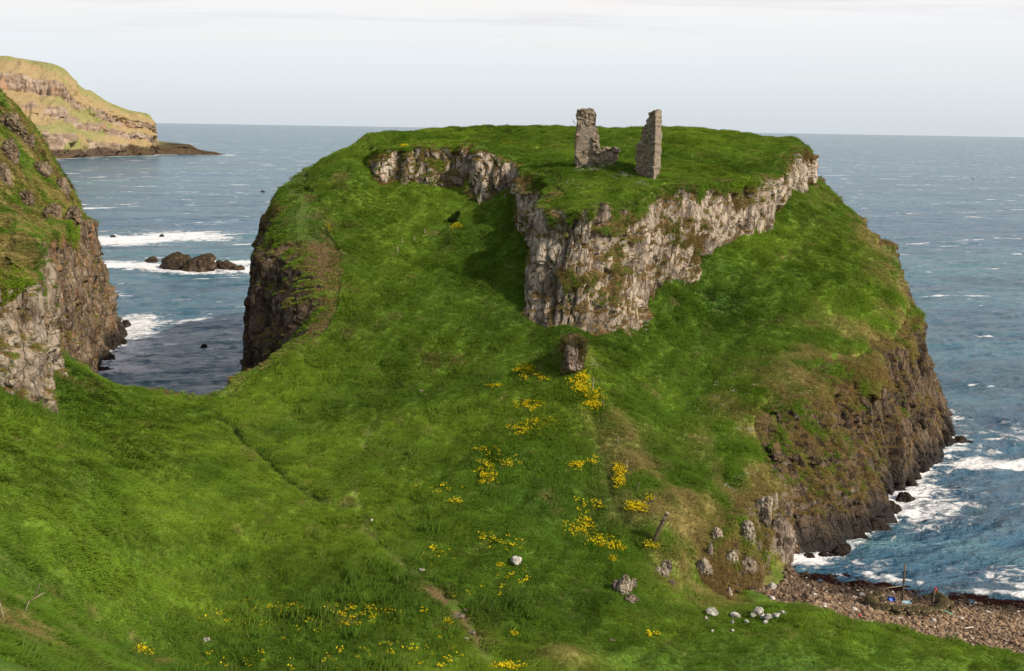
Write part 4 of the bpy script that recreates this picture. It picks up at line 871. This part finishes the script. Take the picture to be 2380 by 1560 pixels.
def flower_mat(name, col):
    m, t = newmat(name); d = t.n('ShaderNodeBsdfDiffuse', {'Color': col}); tr = t.n('ShaderNodeBsdfTranslucent', {'Color': col})
    mx = t.n('ShaderNodeMixShader', {0: 0.25, 1: d.outputs[0], 2: tr.outputs[0]}); t.n('ShaderNodeOutputMaterial', {0: mx.outputs[0]}); return m
def flowers(name, patches, mat, seed, label, cat, hgt=0.28, size=0.052):
    pts = []; r = np.random.default_rng(seed)
    for px, py, wx, wy, n in patches:
        for k in range(int(n * (1.9 if py < 1320 else 0.9)) if name[0] == 'y' else int(n)):
            a, b = r.normal(size=2) * 0.5
            q = on_ground(px + a * wx, py + b * wy); pts.append(q)
    pts = np.array(pts); sc = 0.6 + 0.7 * r.random(len(pts))
    rots = np.stack([r.normal(size=len(pts)) * 0.2, r.normal(size=len(pts)) * 0.2, r.random(len(pts)) * 6.28], -1)
    ms = [flower_tuft(name + '_many', 16, 0.28, size, seed, hgt), flower_tuft(name + '_few', 7, 0.24, size, seed + 1, hgt)]
    scatter(name, pts, rots, np.stack([sc] * 3, -1), np.ones((len(pts), 3)), r.integers(0, 2, len(pts)), ms, mat, label, cat)
YEL = [(1222, 860, 22, 9, 26), (1205, 866, 20, 6, 8), (1350, 880, 22, 16, 40), (1352, 905, 22, 14, 34), (1375, 920, 30, 10, 34), (1380, 942, 18, 13, 50), (1250, 880, 30, 10, 14), (1152, 900, 16, 6, 9), (1225, 945, 30, 9, 22), (1245, 952, 40, 16, 12),
       (1262, 985, 40, 8, 20), (1235, 1000, 40, 20, 14), (1210, 1000, 30, 12, 10), (1130, 1110, 30, 22, 26), (1140, 1060, 40, 30, 20), (1180, 1080, 40, 20, 10), (1340, 1085, 16, 8, 16), (1378, 1078, 10, 10, 6), (1440, 1098, 14, 14, 30), (1440, 1120, 12, 16, 26),
       (1480, 1183, 30, 12, 38), (1512, 1165, 14, 6, 8), (1372, 1180, 30, 14, 12), (1365, 1215, 30, 14, 12), (1345, 1235, 30, 16, 26), (1390, 1260, 30, 20, 24), (1430, 1275, 20, 12, 10), (1515, 1272, 22, 9, 16), (1425, 1305, 12, 5, 6), (1160, 1320, 14, 5, 6), (1200, 1340, 40, 24, 10), (1160, 1260, 60, 20, 12),
       (330, 1516, 20, 5, 14), (590, 1420, 90, 14, 18), (780, 1440, 160, 30, 60), (700, 1420, 100, 20, 22), (880, 1420, 90, 16, 16), (560, 1460, 120, 30, 12), (1175, 1552, 36, 9, 40), (1195, 1480, 26, 5, 10), (1045, 1450, 14, 10, 8), (1090, 1390, 60, 30, 6), (1520, 1478, 30, 4, 8),
       (1000, 1290, 60, 30, 6), (930, 1520, 160, 40, 26), (640, 1540, 200, 20, 20), (1060, 530, 16, 6, 10), (780, 640, 10, 6, 5), (775, 670, 8, 5, 6), (940, 345, 14, 5, 14), (1760, 480, 30, 10, 6), (1180, 335, 22, 8, 6), (760, 530, 12, 8, 4), (1060, 1170, 20, 6, 5), (1000, 1140, 60, 20, 6), (1690, 310, 20, 4, 2)]
flowers('yellow_flowers', YEL, flower_mat('yellow_petals', (0.68, 0.53, 0.014)), 31, 'yellow flowers in loose drifts down the ridge and across the meadow', 'flowers')
WHT = [(1385, 395, 26, 10, 26), (1405, 388, 16, 6, 10), (1345, 398, 10, 8, 14), (1450, 410, 16, 6, 26), (1490, 428, 16, 8, 16), (1420, 415, 20, 6, 6), (1380, 440, 60, 14, 9), (1330, 430, 20, 10, 6), (1820, 1005, 14, 8, 16), (1735, 1005, 20, 8, 14), (1725, 1110, 24, 12, 20), (1790, 1070, 30, 20, 10), (1500, 770, 10, 8, 6), (1310, 780, 22, 8, 10), (1700, 1140, 18, 10, 12), (1380, 850, 14, 12, 10), (1590, 650, 26, 16, 10), (1700, 900, 120, 50, 20), (1640, 960, 60, 30, 10)]
flowers('white_flowers', WHT, flower_mat('white_petals', (0.62, 0.60, 0.50)), 33, 'clumps of small white flowers round the ruin and on the right slope', 'flowers', 0.26, 0.035)

def leaf_cloud(name, centres, radii, n, leaf, seed, mat, parent=None, dirs=None):
    r = np.random.default_rng(seed); V = []; Q = []
    k = r.integers(0, len(centres), n); u = r.normal(size=(n, 3)); u /= np.linalg.norm(u, axis=1)[:, None]
    c = np.asarray(centres)[k] + u * (np.asarray(radii)[k] * (0.55 + 0.5 * r.random(n)))[:, None]
    nn = u + r.normal(size=(n, 3)) * 0.5; nn /= np.linalg.norm(nn, axis=1)[:, None]
    a = np.cross(nn, r.normal(size=(n, 3))); a /= np.linalg.norm(a, axis=1)[:, None]; b = np.cross(nn, a); s = (leaf * (0.6 + 0.8 * r.random(n)))[:, None]
    V = np.stack([c + a * s, c + b * s * 0.6, c - a * s, c - b * s * 0.6], 1).reshape(-1, 3); Q = np.arange(4 * n).reshape(-1, 4)
    me = mesh_from(name, V, Q, smooth=False); return link(name, me, mat, parent)
def leaf_mat(name, c1, c2):
    m, t = newmat(name); tc = t.n('ShaderNodeTexCoord').outputs['Object']; c = t.mix(t.ramp(t.noise(tc, 3.0, 3), 0.35, 0.65), c1, c2)
    d = t.n('ShaderNodeBsdfDiffuse', {'Color': c}); tr = t.n('ShaderNodeBsdfTranslucent', {'Color': c}); mx = t.n('ShaderNodeMixShader', {0: 0.25, 1: d.outputs[0], 2: tr.outputs[0]})
    t.n('ShaderNodeOutputMaterial', {0: mx.outputs[0]}); return m
M_bark = mat_plain('bark', (0.05, 0.035, 0.025), (0.12, 0.09, 0.065), 12, 0.9, 0.6)
M_wood = mat_plain('weathered_wood', (0.16, 0.12, 0.085), (0.36, 0.30, 0.23), 9, 0.85, 0.6, (1, 1, 0.15))
M_darkwood = mat_plain('dark_weathered_wood', (0.075, 0.055, 0.04), (0.19, 0.15, 0.11), 9, 0.85, 0.6, (1, 1, 0.15))

def tube(pts, radii, n=8):
    V = []; Q = []
    for i, (p, r) in enumerate(zip(pts, radii)):
        p = np.array(p, float); d = np.array(pts[min(i + 1, len(pts) - 1)], float) - np.array(pts[max(i - 1, 0)], float); d /= np.linalg.norm(d) + 1e-9
        a = np.cross(d, [0.3, 1, 0.1]); a /= np.linalg.norm(a); b = np.cross(d, a)
        for k in range(n):
            t = 2 * math.pi * k / n; V.append(p + r * (math.cos(t) * a + math.sin(t) * b))
    for i in range(len(pts) - 1):
        for k in range(n): Q.append((i * n + k, i * n + (k + 1) % n, (i + 1) * n + (k + 1) % n, (i + 1) * n + k))
    return V, Q, n, len(pts)
def tube_mesh(name, pts, radii, n=8):
    V, Q, n, m = tube(pts, radii, n); me = bpy.data.meshes.new(name)
    me.from_pydata([tuple(v) for v in V], [], [tuple(q) for q in Q] + [tuple(range(n))[::-1], tuple(range((m - 1) * n, m * n))])
    for p in me.polygons: p.use_smooth = len(p.vertices) == 4
    return me
# dark shrub on the left slope
bx, by, bz = on_ground(1053, 518)
sh = empty('bush', (bx, by, bz), label='small dark wind bent bush alone high on the left slope', category='bush')
link('trunk', tube_mesh('trunk', [(0, 0, -0.2), (0.1, 0, 0.5), (0.4, 0, 1.0)], [0.09, 0.07, 0.04]), M_bark, sh)
leaf_cloud('foliage', [(-0.35, 0, 0.45), (0.1, 0, 0.8), (0.5, 0.1, 1.1), (0.75, 0, 1.4), (0.35, -0.2, 0.6)], [0.45, 0.5, 0.45, 0.3, 0.45], 900, 0.09, 41, leaf_mat('dark_leaves', (0.012, 0.025, 0.006), (0.03, 0.055, 0.012)), sh)
r_ = np.random.default_rng(5); cs = [(x_ * 0.9, -0.6 - 0.9 * r_.random(), z_) for x_, z_ in zip(r_.uniform(-1.3, 1.3, 46), r_.uniform(-1.6, 2.4, 46))] + [(r_.uniform(-1.1, 1.1), r_.uniform(-1.4, 2.4), 1.9 + 0.4 * r_.random()) for _ in range(24)]
ht = leaf_cloud('heather', cs, [0.5] * len(cs), 11000, 0.07, 45, leaf_mat('heather_leaves', (0.10, 0.055, 0.04), (0.10, 0.12, 0.025)), STUMP)
# ivy hanging over the near buttress
v = r3[0].reshape(-1, 3); nn_ = r3[1].reshape(-1, 3); px, py, dp = project(v)
m_ = (px > -60) & (px < 78 + 12 * np.sin(py / 9)) & (py > 588) & (py < 712 - np.clip(px, 0, 80) * 0.75) & ((nn_ * (np.array([0, 0, ZC]) - v)).sum(1) > 0) & (dp < 112)
idx = np.nonzero(m_)[0]
if len(idx) > 50:
    idx = rng.choice(idx, 260); leaf_cloud('shrub', v[idx] + nn_[idx] * 0.12, np.full(260, 0.32), 7000, 0.075, 43, leaf_mat('lime_leaves', (0.10, 0.15, 0.012), (0.17, 0.22, 0.02)))
    o = bpy.data.objects['shrub']; o['label'] = 'yellow green ivy draped over the pale buttress at the left edge'; o['category'] = 'shrub'

# ------------------------------------------------------------------ the ruin
def mat_rubble():
    m, t = newmat('rubble_masonry'); ge = t.n('ShaderNodeNewGeometry'); pos = ge.outputs['Position']; nz = t.n('ShaderNodeSeparateXYZ', {0: ge.outputs['Normal']}).outputs[2]
    v = t.scale(pos, (1, 1, 1.5)); wob = t.n('ShaderNodeTexNoise', {'Vector': pos, 'Scale': 2.0, 'Detail': 3}).outputs['Color']
    vv = t.n('ShaderNodeVectorMath', {0: v, 1: t.scale(wob, (0.35,) * 3)}, operation='ADD').outputs[0]
    vo = t.n('ShaderNodeTexVoronoi', {'Vector': vv, 'Scale': 2.6}); ed = t.n('ShaderNodeTexVoronoi', {'Vector': vv, 'Scale': 2.6}, feature='DISTANCE_TO_EDGE').outputs[0]
    rnd = t.n('ShaderNodeSeparateColor', {0: vo.outputs['Color']}).outputs[0]
    n = t.noise(pos, 6, 5, 0.7); n2 = t.noise(pos, 0.8, 4, 0.6)
    c = t.mix(rnd, (0.15, 0.115, 0.08), (0.36, 0.285, 0.21)); c = t.mix(t.ramp(n, 0.3, 0.7, 0, 0.7), c, (0.33, 0.27, 0.21))
    c = t.mix(t.ramp(ed, 0.0, 0.07, 0.65, 0), c, (0.10, 0.075, 0.055))
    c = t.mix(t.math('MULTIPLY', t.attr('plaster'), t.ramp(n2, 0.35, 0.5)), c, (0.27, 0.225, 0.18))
    c = t.mix(t.ramp(t.noise(pos, 5, 4, 0.7), 0.62, 0.68, 0, 0.7), c, (0.52, 0.48, 0.42))
    c = t.mix(t.ramp(t.math('ADD', nz, t.math('MULTIPLY', t.math('SUBTRACT', n, 0.5), 0.8)), 0.55, 0.85, 0, 0.8), c, (0.09, 0.11, 0.03))
    principled(t, c, 0.95, t.math('ADD', n, t.ramp(ed, 0, 0.1)), 0.8, 0.1, 0.15); return m
M_rubble = mat_rubble()
def rubble(name, parent, origin, outline, depth, seed, plaster=None, amp=1.0, vox=0.085):
    """stone wall: an outline in (x, z) at the front, pushed back along a depth vector, then worn"""
    import bmesh
    bm = bmesh.new(); n = len(outline); f = [bm.verts.new((x - origin[0], y - origin[1], z - origin[2])) for x, y, z in outline]
    b = [bm.verts.new((v.co.x + depth[0], v.co.y + depth[1], v.co.z + depth[2])) for v in f]
    bm.faces.new(f); bm.faces.new(b[::-1])
    for i in range(n): bm.faces.new((f[(i + 1) % n], f[i], b[i], b[(i + 1) % n]))
    bmesh.ops.triangulate(bm, faces=[x for x in bm.faces if len(x.verts) > 4]); bmesh.ops.recalc_face_normals(bm, faces=bm.faces)
    me = bpy.data.meshes.new('t'); bm.to_mesh(me); bm.free(); o = bpy.data.objects.new('t', me); COL.objects.link(o)
    md = o.modifiers.new('r', 'REMESH'); md.mode = 'VOXEL'; md.voxel_size = vox
    dg = bpy.context.evaluated_depsgraph_get(); m2 = bpy.data.meshes.new_from_object(o.evaluated_get(dg)); bpy.data.objects.remove(o)
    V = verts_of(m2); N = norms_of(m2)
    u = V[:, 0] * 1.0 - V[:, 1] * 0.8
    f1, f2, cid, _, _ = voro(u / 0.62 + 0.5 * vnoise(u, V[:, 2], seed=seed), V[:, 2] / 0.36, seed)
    D = (cid - 0.45) * 0.46 - 0.16 * sstep(0.14, 0.0, f2 - f1) + 0.34 * fbm(V[:, 0] / 0.9, V[:, 1] / 0.9, V[:, 2] / 0.9, 3, seed + 3) + 0.07 * fbm(V[:, 0] / 0.2, V[:, 1] / 0.2, V[:, 2] / 0.2, 2, seed + 5)
    pl = plaster(V, N) if plaster else np.zeros(len(V))
    D = (D - 0.07) * (1 - 0.88 * pl) * amp
    V = V + N * D[:, None]
    m2.vertices.foreach_set('co', V.astype(np.float32).ravel()); m2.name = name
    set_attr(m2, 'plaster', pl); m2.polygons.foreach_set('use_smooth', np.ones(len(m2.polygons), bool)); m2.update()
    return link(name, m2, M_rubble, parent)
YA, YB = 152.0, 146.0
oa = PY(1370, 378, YA); A_ = empty('ruined_tower', oa, label='broken castle tower with two stubs on top and a low wall at its right foot', category='castle ruin')
tallA = [(1341, 400), (1338, 352), (1340, 330), (1338, 318), (1341, 306), (1343, 290), (1342, 270), (1343, 256), (1350, 253), (1352, 266), (1357, 276), (1364, 275), (1368, 252), (1383, 253), (1384, 262), (1388, 268), (1384, 274), (1386, 292), (1392, 306), (1391, 322), (1388, 345), (1392, 400)]
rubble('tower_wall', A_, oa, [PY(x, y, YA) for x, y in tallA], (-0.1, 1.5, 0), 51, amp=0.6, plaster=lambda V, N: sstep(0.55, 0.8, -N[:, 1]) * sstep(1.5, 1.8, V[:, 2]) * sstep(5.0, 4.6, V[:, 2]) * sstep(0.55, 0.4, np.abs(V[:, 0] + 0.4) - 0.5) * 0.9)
lowA = [(1376, 400), (1376, 318), (1382, 326), (1388, 330), (1391, 342), (1397, 346), (1401, 341), (1406, 341), (1412, 345), (1418, 346), (1424, 339), (1430, 341), (1435, 347), (1434, 356), (1428, 360), (1430, 370), (1428, 400)]
rubble('broken_wall', A_, oa, [PY(x, y, YA - 0.3) for x, y in lowA], (0.4, 1.3, 0), 53)
ob = PY(1503, 418, YB); B_ = empty('ruined_wall', ob, label='tall leaning castle wall stump with a clean lit right face and ragged left edge', category='castle ruin')
outB = [(1489, 435), (1486, 412), (1479, 396), (1475, 375), (1475, 362), (1480, 349), (1480, 338), (1485, 334), (1485, 321), (1490, 317), (1489, 305), (1495, 302), (1495, 290), (1502, 289), (1501, 277), (1507, 275), (1507, 263), (1512, 259), (1518, 253.5), (1524, 254), (1523, 330), (1521, 380), (1519, 435)]
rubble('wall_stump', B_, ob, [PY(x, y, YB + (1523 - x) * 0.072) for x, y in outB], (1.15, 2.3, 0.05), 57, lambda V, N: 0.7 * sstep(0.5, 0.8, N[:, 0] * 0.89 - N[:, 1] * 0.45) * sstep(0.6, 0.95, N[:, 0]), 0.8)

# ------------------------------------------------------------------ fence posts
def post(px, py0, py1, rpx, label, tip=0.0, mat=None, name='fence_post', cat='fence post', group=None):
    q = on_ground(px, py0); D = math.hypot(q[1], ZC - q[2]); h = (py0 - py1) / F * D / 0.97; r = rpx / F * D / 2
    lean = tip / F * D
    o = link(name, tube_mesh(name, [(0, 0, -0.4), (lean * 0.3, 0, h * 0.3), (lean * 0.65, 0.0, h * 0.65), (lean, 0, h)], [r, r * 1.03, r * 0.96, r * 0.9], 7), mat or M_wood, label=label, category=cat, group=group)
    o.location = q; return o
FG1 = 'fence posts down the ridge below the crag'; FG2 = 'fence posts up the left slope'
post(1351, 853, 819, 6.5, 'thick pale fence post beside the rock stump, topmost on the ridge', 1, group=FG1)
post(1377, 907, 879, 3.2, 'thin fence post above the dense yellow flowers', 2, group=FG1)
post(1401, 951, 926, 2.8, 'thin dark post at the right edge of the dense yellow flowers', 1, M_darkwood, group=FG1)
post(1435, 1032, 1014, 2.5, 'short grey post beside a bare earth scar on the ridge', 1, group=FG1)
post(1454, 1090, 1067, 2.8, 'thin leaning post just above the long yellow flower patch', 4, group=FG1)
post(1478, 1142, 1122, 2.8, 'thin post leaning right over the slope beside the long yellow flower patch', 8, M_darkwood, group=FG1)
post(1503, 1176, 1156, 4.5, 'fallen post slanting far to the right above the strainer post', 22, M_darkwood, group=FG1)
post(777, 671, 645, 6, 'thick pale post on the brink of the left cliff', 0, group=FG2)
for i, (a, b, c, d, e, lb) in enumerate([(924, 589, 574, 3, 0, 'lowest of the thin posts crossing the left slope'), (934, 568, 556, 2, 1, 'second lowest thin post crossing the left slope'), (963, 562, 549, 2, 0, 'thin post midway along the fence line on the left slope'),
    (987, 545, 533, 2.4, 0, 'thin post left of the dark bush on the left slope'), (1116, 480, 466, 3, -5, 'pale leaning post just under the upper crag'), (1174, 460, 449, 2.4, -1, 'highest thin post near the crag corner on the left slope')]):
    post(a, b, c, d, lb, e, group=FG2)
sp = on_ground(1517, 1262); D_ = math.hypot(sp[1], ZC - sp[2]); k_ = D_ / F
st_ = empty('strainer_post', sp, label='big weathered strainer post leaning right over the brown bank, with wire round its top', category='fence post')
link('shaft', tube_mesh('shaft', [(-0.1, 0, -0.4), (8 * k_, -0.1, 22 * k_), (18 * k_, -0.2, 48 * k_), (28 * k_, -0.3, 72 * k_)], [0.13, 0.17, 0.16, 0.15], 10), M_darkwood, st_)
link('cap', tube_mesh('cap', [(28 * k_, -0.3, 71 * k_), (29.5 * k_, -0.31, 76 * k_)], [0.2, 0.17], 10), M_wood, st_)
M_wire = mat_plain('rusty_wire', (0.03, 0.02, 0.015), (0.07, 0.04, 0.03), 10, 0.7, 0.1)
link('wire', tube_mesh('wire', [(15 * k_, -0.6, 56 * k_), (24 * k_, -0.55, 62 * k_), (30 * k_, -0.35, 58 * k_), (42 * k_, 0, 60 * k_)], [0.03] * 4, 5), M_wire, st_)

# sticks and a broken post on the near bank
def stick(a, b, r, label, mat=M_wood, name='driftwood_stick', cat='stick'):
    A = np.array(on_ground(*a)); D = math.hypot(A[1], ZC - A[2]); B = A + np.array([(b[0] - a[0]) / F * D, 0.3, (a[1] - b[1]) / F * D / 0.95 + 0.05]); d = B - A
    o = link(name, tube_mesh(name, [(0, 0, -0.05), tuple(d * 0.5 + np.array([0, 0, 0.03])), tuple(d)], [r, r * 0.9, r * 0.7], 6), mat, label=label, category=cat); o.location = A
stick((50, 1412), (98, 1386), 0.035, 'pale bare stick sloping up across the brown bank at lower left')
stick((72, 1408), (92, 1362), 0.05, 'dark leaning stake on the brown bank at lower left', M_darkwood)
stick((10, 1446), (-4, 1405), 0.04, 'thin pale stake at the very left edge of the picture')
stick((58, 1424), (64, 1405), 0.03, 'short pale peg under the stakes on the brown bank')

# ------------------------------------------------------------------ beach: stones, jetty, flotsam
def pebbles(N=15000):
    x = rng.uniform(20, 62, N * 3); y = rng.uniform(72, 106, N * 3); b = sample(BG, x, y); h = sample(HG, x, y)
    ok = (b > 0.5) & (h > 0.15); x, y, h = x[ok][:N], y[ok][:N], h[ok][:N]; r = np.random.default_rng(61)
    s = 0.07 + 0.13 * r.random(len(x)) ** 2 + 0.22 * (r.random(len(x)) < 0.03)
    c = lerp(np.broadcast_to(np.array([0.13, 0.08, 0.045]), (len(x), 3)), np.array([0.34, 0.24, 0.155]), r.random(len(x))); wm = sstep(1.1, 0.45, h); c = c * (1 - 0.85 * wm)[:, None]
    pale = r.random(len(x)) < 0.02; c[pale] = (0.5, 0.45, 0.4)
    m, t = newmat('beach_stones'); cc = t.attr('tint', 'Color', 'INSTANCER'); principled(t, cc, 0.9, None, spec=0.2)
    ms = [rock_mesh(f'cobble{i}', (1, 0.8, 0.55), 900 + i, 3, 0.6) for i in range(3)]
    scatter('shingle', np.stack([x, y, h + 0.02], -1), r.random((len(x), 3)) * np.array([0.6, 0.6, 6.28]), np.stack([s, s, s], -1), c, r.integers(0, 3, len(x)), ms, m, 'brown and grey cobbles covering the beach', 'shingle')
pebbles()
def weed_bed(N=9000):
    x = rng.uniform(24, 66, N * 6); y = rng.uniform(80, 108, N * 6); h = sample(HG, x, y); ok = (h < 0.36 + 0.2 * fbm(x / 2, y / 2, oct=2, seed=66)) & (h > -0.35) & (sample(BG, x, y) > 0.3)
    x, y, h = x[ok][:N], y[ok][:N], h[ok][:N]; s = 0.5 + 0.7 * rng.random(len(x)); c = np.array([0.035, 0.014, 0.012]) * (0.5 + rng.random(len(x)))[:, None]
    n = len(x); scatter('seaweed', np.stack([x, y, h], -1), np.stack([np.zeros(n), np.zeros(n), rng.random(n) * 6.28], -1), np.stack([s, s, s * 0.35], -1), c, np.zeros(n, int), [blade_tuft('wrack', 10, 0.5, 0.12, 0.4, 1.2, 71)], M_tuft, 'dark red seaweed banked along the waterline', 'seaweed')
weed_bed()
def jetty():
    pts = [on_ground(*q) for q in [(2045, 1392), (2022, 1402), (2040, 1418), (2090, 1426), (2140, 1428), (2185, 1424), (2196, 1410), (2186, 1396), (2172, 1388)]]
    V = []; Q = []; nv = 0; r = np.random.default_rng(72); L = catmull(pts, 80); o = L[40].copy()
    for q in L:
        for k in range(6):
            v, f = ICO[3]; s = 0.14 + 0.17 * r.random(); lvl = k // 2
            w_ = v * np.array([s * 1.2, s, s * 0.75]) * (1 + 0.2 * fbm(v[:, 0] * 2 + q[0] * 9 + k, v[:, 1] * 2, v[:, 2] * 2, 2, 3)[:, None])
            a = r.random() * 6.28; cx = w_[:, 0] * math.cos(a) - w_[:, 1] * math.sin(a); cy = w_[:, 0] * math.sin(a) + w_[:, 1] * math.cos(a)
            V.append(np.stack([cx, cy, w_[:, 2]], -1) + q - o + np.array([r.normal() * 0.22 * (1.4 - lvl * 0.4), r.normal() * 0.25 * (1.4 - lvl * 0.4), 0.05 + 0.19 * lvl])); Q.append(f + nv); nv += len(v)
    V = np.concatenate(V); me = mesh_from('stone_jetty', V, np.concatenate(Q), {'turf': np.zeros(len(V)), 'wet': np.zeros(len(V)), 'och': np.zeros(len(V))})
    ob = link('stone_jetty', me, mat_rock('jetty_stone', (0.12, 0.085, 0.05), (0.26, 0.2, 0.13), (0.1, 0.08, 0.03), (0.09, 0.08, 0.03), 0.2, 0.2, 1.5), label='low curved wall of piled beach stones round a hollow in the shingle', category='stone wall'); ob.location = o
jetty()
post(2097, 1400, 1312, 4.5, 'tall dark mooring post standing out of the stone ring', -1, M_darkwood, 'mooring_post', 'post')
post(2166, 1408, 1372, 5.5, 'short forked timber post at the right end of the stone ring', 3, M_darkwood, 'mooring_post', 'post')
stick((2040, 1372), (2095, 1366), 0.05, 'long bleached pole lying behind the tall mooring post', M_wood, 'driftwood_pole', 'driftwood')
stick((2105, 1364), (2165, 1374), 0.05, 'long bleached pole lying between the two mooring posts', M_wood, 'driftwood_pole', 'driftwood')
def box_mesh(name, sx, sy, sz, wall=0.04):
    import bmesh
    bm = bmesh.new(); bmesh.ops.create_cube(bm, size=1); bmesh.ops.scale(bm, vec=(sx, sy, sz), verts=bm.verts)
    top = [f for f in bm.faces if f.normal.z > 0.9]
    r = bmesh.ops.inset_individual(bm, faces=top, thickness=wall); bmesh.ops.translate(bm, verts=[v for f in top for v in f.verts], vec=(0, 0, -sz * 0.8))
    bmesh.ops.bevel(bm, geom=list(bm.edges), offset=0.012, segments=1, affect='EDGES'); me = bpy.data.meshes.new(name); bm.to_mesh(me); bm.free(); return me
def item(name, me, mat, px, py, label, cat, rot=(0, 0, 0), dz=0.1):
    q = on_ground(px, py); o = link(name, me, mat, label=label, category=cat); o.location = (q[0], q[1], q[2] + dz); o.rotation_euler = rot; return o
item('fish_crate', box_mesh('fish_crate', 0.62, 0.45, 0.3), mat_plain('blue_plastic', (0.02, 0.09, 0.42), (0.03, 0.12, 0.5), 5, 0.4, 0.05), 2071, 1400, 'bright blue fish crate tipped inside the stone ring', 'crate', (0.9, 0.2, 0.3), 0.22)
item('fish_box', box_mesh('fish_box', 0.75, 0.35, 0.14), mat_plain('pale_blue_plastic', (0.30, 0.48, 0.55), (0.36, 0.55, 0.62), 5, 0.4, 0.05), 2107, 1405, 'pale blue flat box lying inside the stone ring', 'box', (0.15, 0, 0.1), 0.16)
item('buoy', rock_mesh('buoy', (0.13, 0.13, 0.17), 91, 4, 0.0), mat_plain('red_plastic', (0.5, 0.02, 0.02), (0.6, 0.04, 0.04), 5, 0.5, 0.05), 2173, 1388, 'red buoy hung by the short forked post', 'buoy', (0, 0, 0), 0.75)
item('buoy', rock_mesh('buoy', (0.13, 0.12, 0.1), 92, 4, 0.0), bpy.data.materials['red_plastic'], 1998, 1434, 'small red float lying on shingle near the grass edge', 'buoy', (0, 0, 0), 0.12)
item('fishing_net', rock_mesh('fishing_net', (0.62, 0.4, 0.14), 93, 4, 0.2), mat_plain('green_net', (0.08, 0.22, 0.15), (0.16, 0.36, 0.26), 14, 0.9, 0.8), 2201, 1427, 'crumpled green net beside the stone ring', 'net', (0, 0.1, -0.3), 0.08)
for i, (px, py, lb) in enumerate([(1921, 1406, 'white plank scrap near the grass edge of the shingle'), (2088, 1440, 'white plank scrap below the stone ring'), (2253, 1463, 'white plank scrap on the shingle at the right')]):
    item('plank', box_mesh('plank', 0.6 + 0.15 * i, 0.12, 0.05, 0.01), M_wood if i == 9 else mat_plain('bleached_wood', (0.5, 0.47, 0.42), (0.62, 0.6, 0.55), 9, 0.8, 0.1), px, py, lb, 'plank', (0.05, 0, 0.3 * (i - 1)), 0.14)

# ------------------------------------------------------------------ birds
M_gull = mat_plain('gull_grey', (0.35, 0.36, 0.38), (0.5, 0.5, 0.5), 5, 0.7, 0); M_darkbird = mat_plain('dark_feathers', (0.02, 0.018, 0.016), (0.04, 0.035, 0.03), 5, 0.7, 0); M_whitebird = mat_plain('white_feathers', (0.75, 0.75, 0.73), (0.8, 0.8, 0.8), 5, 0.7, 0)
def bird(px, py, Y, span, flap, bank, mat, label, yaw=0.0):
    """one skin: body lofted along its length, wings lofted out from the shoulders"""
    V = []; Q = []; n = 10
    prof = [(-0.30, 0.004, 0.0), (-0.24, 0.045, 0.0), (-0.16, 0.03, 0.0), (-0.05, 0.055, 0), (0.06, 0.065, 0), (0.15, 0.045, 0.012), (0.19, 0.032, 0.022), (0.235, 0.036, 0.026), (0.265, 0.022, 0.022), (0.30, 0.004, 0.012)]
    for x, r, zo in prof:
        for k in range(n):
            a = 6.2832 * k / n; fl = 0.35 if x < -0.2 else 1.0; V.append((x, r * math.cos(a), zo + r * math.sin(a) * fl))
    for i in range(len(prof) - 1):
        for k in range(n): Q.append((i * n + k, i * n + (k + 1) % n, (i + 1) * n + (k + 1) % n, (i + 1) * n + k))
    for sgn in (-1, 1):
        k0 = len(V); sec = [(0.02, 0.17, 0.02, 0.0), (0.28, 0.15, 0.10, 0.05), (0.55, 0.12, 0.04, 0.02), (0.8, 0.07, -0.04, -0.05), (1.0, 0.01, -0.1, -0.12)]
        for s, c, zf, xo in sec:
            for cx, th in ((0.5, 0.0), (0.15, 0.012), (-0.5, 0.0), (0.1, -0.008)): V.append((xo + c * cx, sgn * (0.03 + s * span / 2 * 0.95), 0.03 + zf * flap * span + th))
        for i in range(len(sec) - 1):
            for k in range(4): Q.append((k0 + i * 4 + k, k0 + i * 4 + (k + 1) % 4, k0 + i * 4 + 4 + (k + 1) % 4, k0 + i * 4 + 4 + k))
    me = bpy.data.meshes.new('seabird'); me.from_pydata(V, [], Q); me.polygons.foreach_set('use_smooth', np.ones(len(Q), bool))
    o = link('seabird', me, mat, label=label, category='bird'); o.location = PY(px, py, Y); o.rotation_euler = (bank, 0, yaw)
bird(551, 166, 260, 1.35, 1.0, 0.1, M_gull, 'gull gliding in the open sky at upper left', 1.5)
bird(1137, 296, 150, 1.0, 2.0, 0.2, M_darkbird, 'dark bird flying at the horizon over the far edge of the plateau', 1.4)
bird(1333, 284, 140, 1.1, 1.2, 0.9, M_gull, 'pale gull banking just left of the twin stubbed tower', 2.0)
bird(2259, 414, 200, 1.3, 1.0, 0.9, M_darkbird, 'dark bird banking low over the open sea at right', 0.6)
